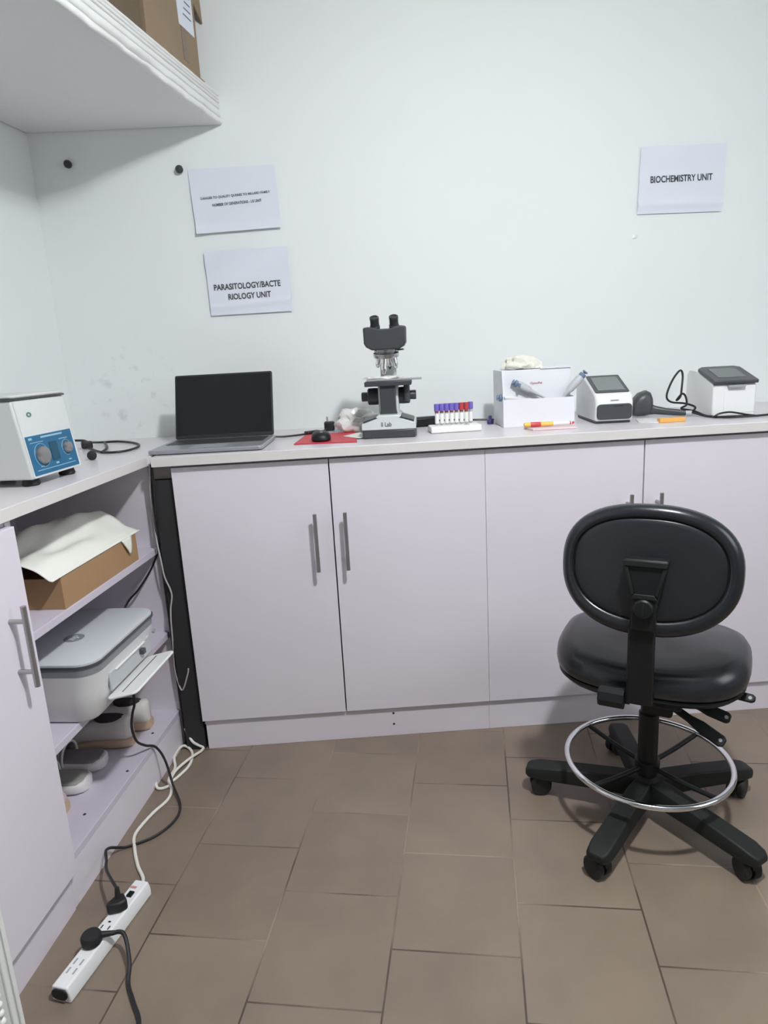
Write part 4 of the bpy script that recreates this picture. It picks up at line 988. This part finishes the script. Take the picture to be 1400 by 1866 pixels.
# ------------------------------------------------------------------ swivel chair
CH = Vector((1.622, -0.932, 0)); FA = 30.0
ch = thing('swivel_chair', 'black swivel stool chair with oval backrest and chrome foot ring', 'chair', CH, math.radians(-FA))
b0 = 10.6 + FA
hub = MB().lathe([(0.034, 0.055), (0.036, 0.062), (0.034, 0.098), (0.026, 0.108), (0.024, 0.112)], None, 28).build('hub', M['plastic_base'], ch)
for k in range(5):
    a = math.radians(b0 + 72 * k)
    X = RZ(a)
    r_ = []
    for r, zc0, zc1, w0, w1 in ((0.015, 0.052, 0.102, 0.022, 0.018), (0.06, 0.056, 0.102, 0.026, 0.021), (0.14, 0.056, 0.096, 0.026, 0.021), (0.22, 0.053, 0.088, 0.027, 0.022),
                                (0.262, 0.052, 0.083, 0.027, 0.023), (0.284, 0.053, 0.077, 0.024, 0.020), (0.293, 0.056, 0.072, 0.017, 0.014)):
        q = [(-w0, zc0), (w0, zc0), (w0 * 1.02, zc0 + (zc1 - zc0) * .55), (w1, zc1), (-w1, zc1), (-w0 * 1.02, zc0 + (zc1 - zc0) * .55)]
        r_.append([X @ Vector((r, y, z)) for y, z in q])
    lg = MB().loft(r_).build('leg', M['plastic_base'], ch, bevel=0.003, smooth=35)
    ca = MB()
    W_ = X @ T(0.265, 0, 0) @ RZ(math.radians((35, -60, 20, 70, -25)[k]))
    for sy in (-1, 1):
        ca.lathe([(0.008, 0.004), (0.0235, 0.0035), (0.0255, 0.007), (0.0255, 0.017), (0.022, 0.0205), (0.004, 0.021)], W_ @ T(-0.008, 0, 0.0258) @ RX(-sy * PI / 2), 24)
    ca.build('caster_wheel', M['rubber'], lg)
    hd_ = MB()
    hd_.prism([(0.020 * math.cos(math.radians(t_)) * 1.45 - 0.008, 0.020 * math.sin(math.radians(t_)) * 1.45 + 0.026) for t_ in range(20, 201, 15)] + [(-0.014, 0.030), (0.004, 0.030)], -0.0035, 0.0035, W_ @ RX(PI / 2))
    hd_.cyl(X @ Vector((0.265, 0, 0.040)), X @ Vector((0.265, 0, 0.058)), 0.0065, n=12)
    hd_.build('caster_fork', M['plastic'], lg)
MB().lathe([(0.023, 0.10), (0.023, 0.275), (0.0195, 0.278), (0.0195, 0.362)], None, 24).build('column', M['plastic'], ch)
ZR = 0.152
fr = MB().torus(0.188, 0.0068, T(0, 0, ZR), 96, 14).build('foot_ring', M['chrome'], ch)
MB().lathe([(0.024, ZR - 0.032), (0.029, ZR - 0.030), (0.029, ZR - 0.002), (0.024, ZR)], None, 24).build('ring_collar', M['plastic'], ch)
for k in range(4):
    a = math.radians(28 + FA + 90 * k)
    MB().tube([(0.026 * math.cos(a), 0.026 * math.sin(a), ZR - 0.016), (0.10 * math.cos(a), 0.10 * math.sin(a), ZR - 0.012), (0.184 * math.cos(a), 0.184 * math.sin(a), ZR - 0.002)], 0.0060, 10).build('spoke', M['plastic'], ch)
# seat
SC = (-0.006, 0.045)
def seat_ring(sc_, z, dz=0.0):
    out = []
    for x, y in superellipse(0.212, 0.190, 64, 2.9):
        wx = x * sc_ * (1 + 0.03 * (y / 0.195)); wy = y * sc_
        zz = z + dz * ((x / 0.205) ** 2 * 0.6 - 0.5 * max(0, y / 0.195) ** 2)
        out.append(Vector((SC[0] + wx, SC[1] + wy, zz)))
    return out
MB().loft([seat_ring(0.84, 0.366), seat_ring(0.94, 0.369), seat_ring(0.985, 0.379), seat_ring(0.975, 0.3845)]).build('seat_shell', M['plastic'], ch, smooth=50)
MB().loft([seat_ring(0.96, 0.3850, 0.002), seat_ring(1.0, 0.391, 0.004), seat_ring(1.012, 0.404, 0.008), seat_ring(1.0, 0.422, 0.012), seat_ring(0.95, 0.437, 0.016), seat_ring(0.86, 0.447, 0.018), seat_ring(0.6, 0.451, 0.014),
           seat_ring(0.25, 0.451, 0.01), seat_ring(0.02, 0.451, 0.0)]).build('seat_cushion', M['leather'], ch, smooth=60)
MB().box(-0.075, 0.075, -0.09, 0.11, 0.335, 0.366).build('mechanism', M['plastic'], ch, bevel=0.006)
MB().box(-0.012, 0.055, -0.055, 0.01, 0.296, 0.3345).build('mechanism_cover', M['plastic'], ch, bevel=0.008)
# back bar and bracket
BY = -0.205
MB().box(-0.026, 0.026, BY - 0.010, BY + 0.012, 0.405, 0.575).build('bar_sleeve', M['plastic'], ch, bevel=0.004)
MB().box(-0.0235, 0.0235, BY - 0.006, BY + 0.010, 0.565, 0.700).build('back_bar', M['plastic'], ch, bevel=0.003)
MB().prism([(BY - 0.004, 0.412), (BY + 0.012, 0.412), (-0.085, 0.3655), (-0.02, 0.3655), (-0.02, 0.345), (-0.10, 0.345)], -0.022, 0.022, Matrix(((0, 0, 1, 0), (1, 0, 0, 0), (0, 1, 0, 0), (0, 0, 0, 1)))).build('bar_foot', M['plastic'], ch, bevel=0.005)
MB().lathe([(0.015, 0), (0.0225, 0.001), (0.0225, 0.050), (0.020, 0.054), (0.001, 0.055)], T(-0.030, BY + 0.012, 0.402) @ RY(-PI / 2), 8).build('tension_knob', M['plastic'], ch, smooth=20)
MB().cyl((-0.020, BY + 0.012, 0.402), (-0.034, BY + 0.012, 0.402), 0.010, n=14).build('knob_neck', M['plastic'], ch)
BT = math.radians(5)
BX = T(0.002, BY + 0.045, 0.683) @ RX(-BT)
def back_ring(sx, y, sz=None, wrap=1.0):
    sz = sx if sz is None else sz
    out = []
    for x, z in superellipse(0.177, 0.137, 72, 2.35):
        xx, zz = x * sx, z * sz + 0.006 * (1 - sz) * 3
        out.append(BX @ Vector((xx, y + wrap * 0.030 * (xx / 0.177) ** 2, zz)))
    return out
MB().loft([back_ring(0.02, 0.036), back_ring(0.45, 0.035), back_ring(0.78, 0.030), back_ring(0.93, 0.018), back_ring(0.99, 0.004), back_ring(1.0, -0.008), back_ring(0.985, -0.020), back_ring(0.95, -0.027, 0.94),
           back_ring(0.905, -0.030, 0.875), back_ring(0.87, -0.029, 0.82), back_ring(0.85, -0.0265, 0.785), back_ring(0.842, -0.022, 0.775)]).build('backrest', M['leather'], ch, smooth=60)
MB().loft([back_ring(0.841, -0.0215, 0.774), back_ring(0.832, -0.0245, 0.765), back_ring(0.81, -0.0265, 0.745), back_ring(0.74, -0.0275, 0.69), back_ring(0.4, -0.0295), back_ring(0.02, -0.030)]).build('back_panel', M['back_vinyl'], ch, smooth=60)
# bracket: trapezoid housing with raised rim
GX = T(0.004, BY - 0.008, 0.628) @ RX(-BT) @ FRONT
MB().prism([(-0.0225, -0.055), (0.0225, -0.055), (0.025, 0.0), (0.043, 0.092), (-0.043, 0.092), (-0.025, 0.0)], -0.030, 0.010, GX).build('bracket', M['plastic'], ch, bevel=0.005, seg=3)
e = MB()
e.prism([(-0.040, 0.078), (0.040, 0.078), (0.042, 0.090), (-0.042, 0.090)], 0.010, 0.016, GX)
e.prism([(-0.040, 0.078), (-0.0335, 0.078), (-0.019, 0.022), (-0.025, 0.018)], 0.010, 0.014, GX)
e.prism([(0.0335, 0.078), (0.040, 0.078), (0.025, 0.018), (0.019, 0.022)], 0.010, 0.014, GX)
e.prism([(-0.025, 0.012), (0.025, 0.012), (0.019, 0.022), (-0.019, 0.022)], 0.010, 0.014, GX)
e.build('bracket_rim', M['plastic_base'], ch, bevel=0.0015)
kb = MB().lathe([(0.019, 0), (0.019, 0.010), (0.016, 0.013), (0.001, 0.0135)], GX @ T(0, -0.006, 0.010), 24).build('back_knob', M['plastic'], ch)
MB().box(-0.002, 0.002, -0.012, 0.012, 0.0134, 0.0150, GX @ T(0, -0.006, 0.010)).build('knob_slot', M['plastic_base'], kb)
# levers
def lever(p0, p1, wd=0.013):
    p0, p1 = Vector(p0), Vector(p1)
    d_ = (p1 - p0); L = d_.length; xa = d_.normalized()
    za = Vector((0.15, -0.75, 0.62)); za = (za - xa * za.dot(xa)).normalized(); ya = za.cross(xa)
    X = Matrix(((xa.x, ya.x, za.x, p0.x), (xa.y, ya.y, za.y, p0.y), (xa.z, ya.z, za.z, p0.z), (0, 0, 0, 1)))
    outline = [(0, -0.009), (L * .50, -0.009), (L * .66, -wd), (L * .95, -wd), (L, -wd * .6), (L, wd * .6), (L * .95, wd), (L * .66, wd), (L * .50, 0.009), (0, 0.009)]
    lv = MB().prism(outline, -0.004, 0.004, X).build('lever', M['plastic'], ch, bevel=0.003)
    MB().cyl(X @ Vector((L * .93, 0, 0.0038)), X @ Vector((L * .93, 0, 0.0050)), 0.004, n=12).build('lever_eye', M['grey_pl'], lv)
lever((0.045, -0.045, 0.356), (0.172, -0.055, 0.324))
lever((0.015, -0.030, 0.340), (0.164, -0.050, 0.259), 0.014)
lever((0.075, 0.020, 0.358), (0.218, -0.010, 0.358), 0.010)
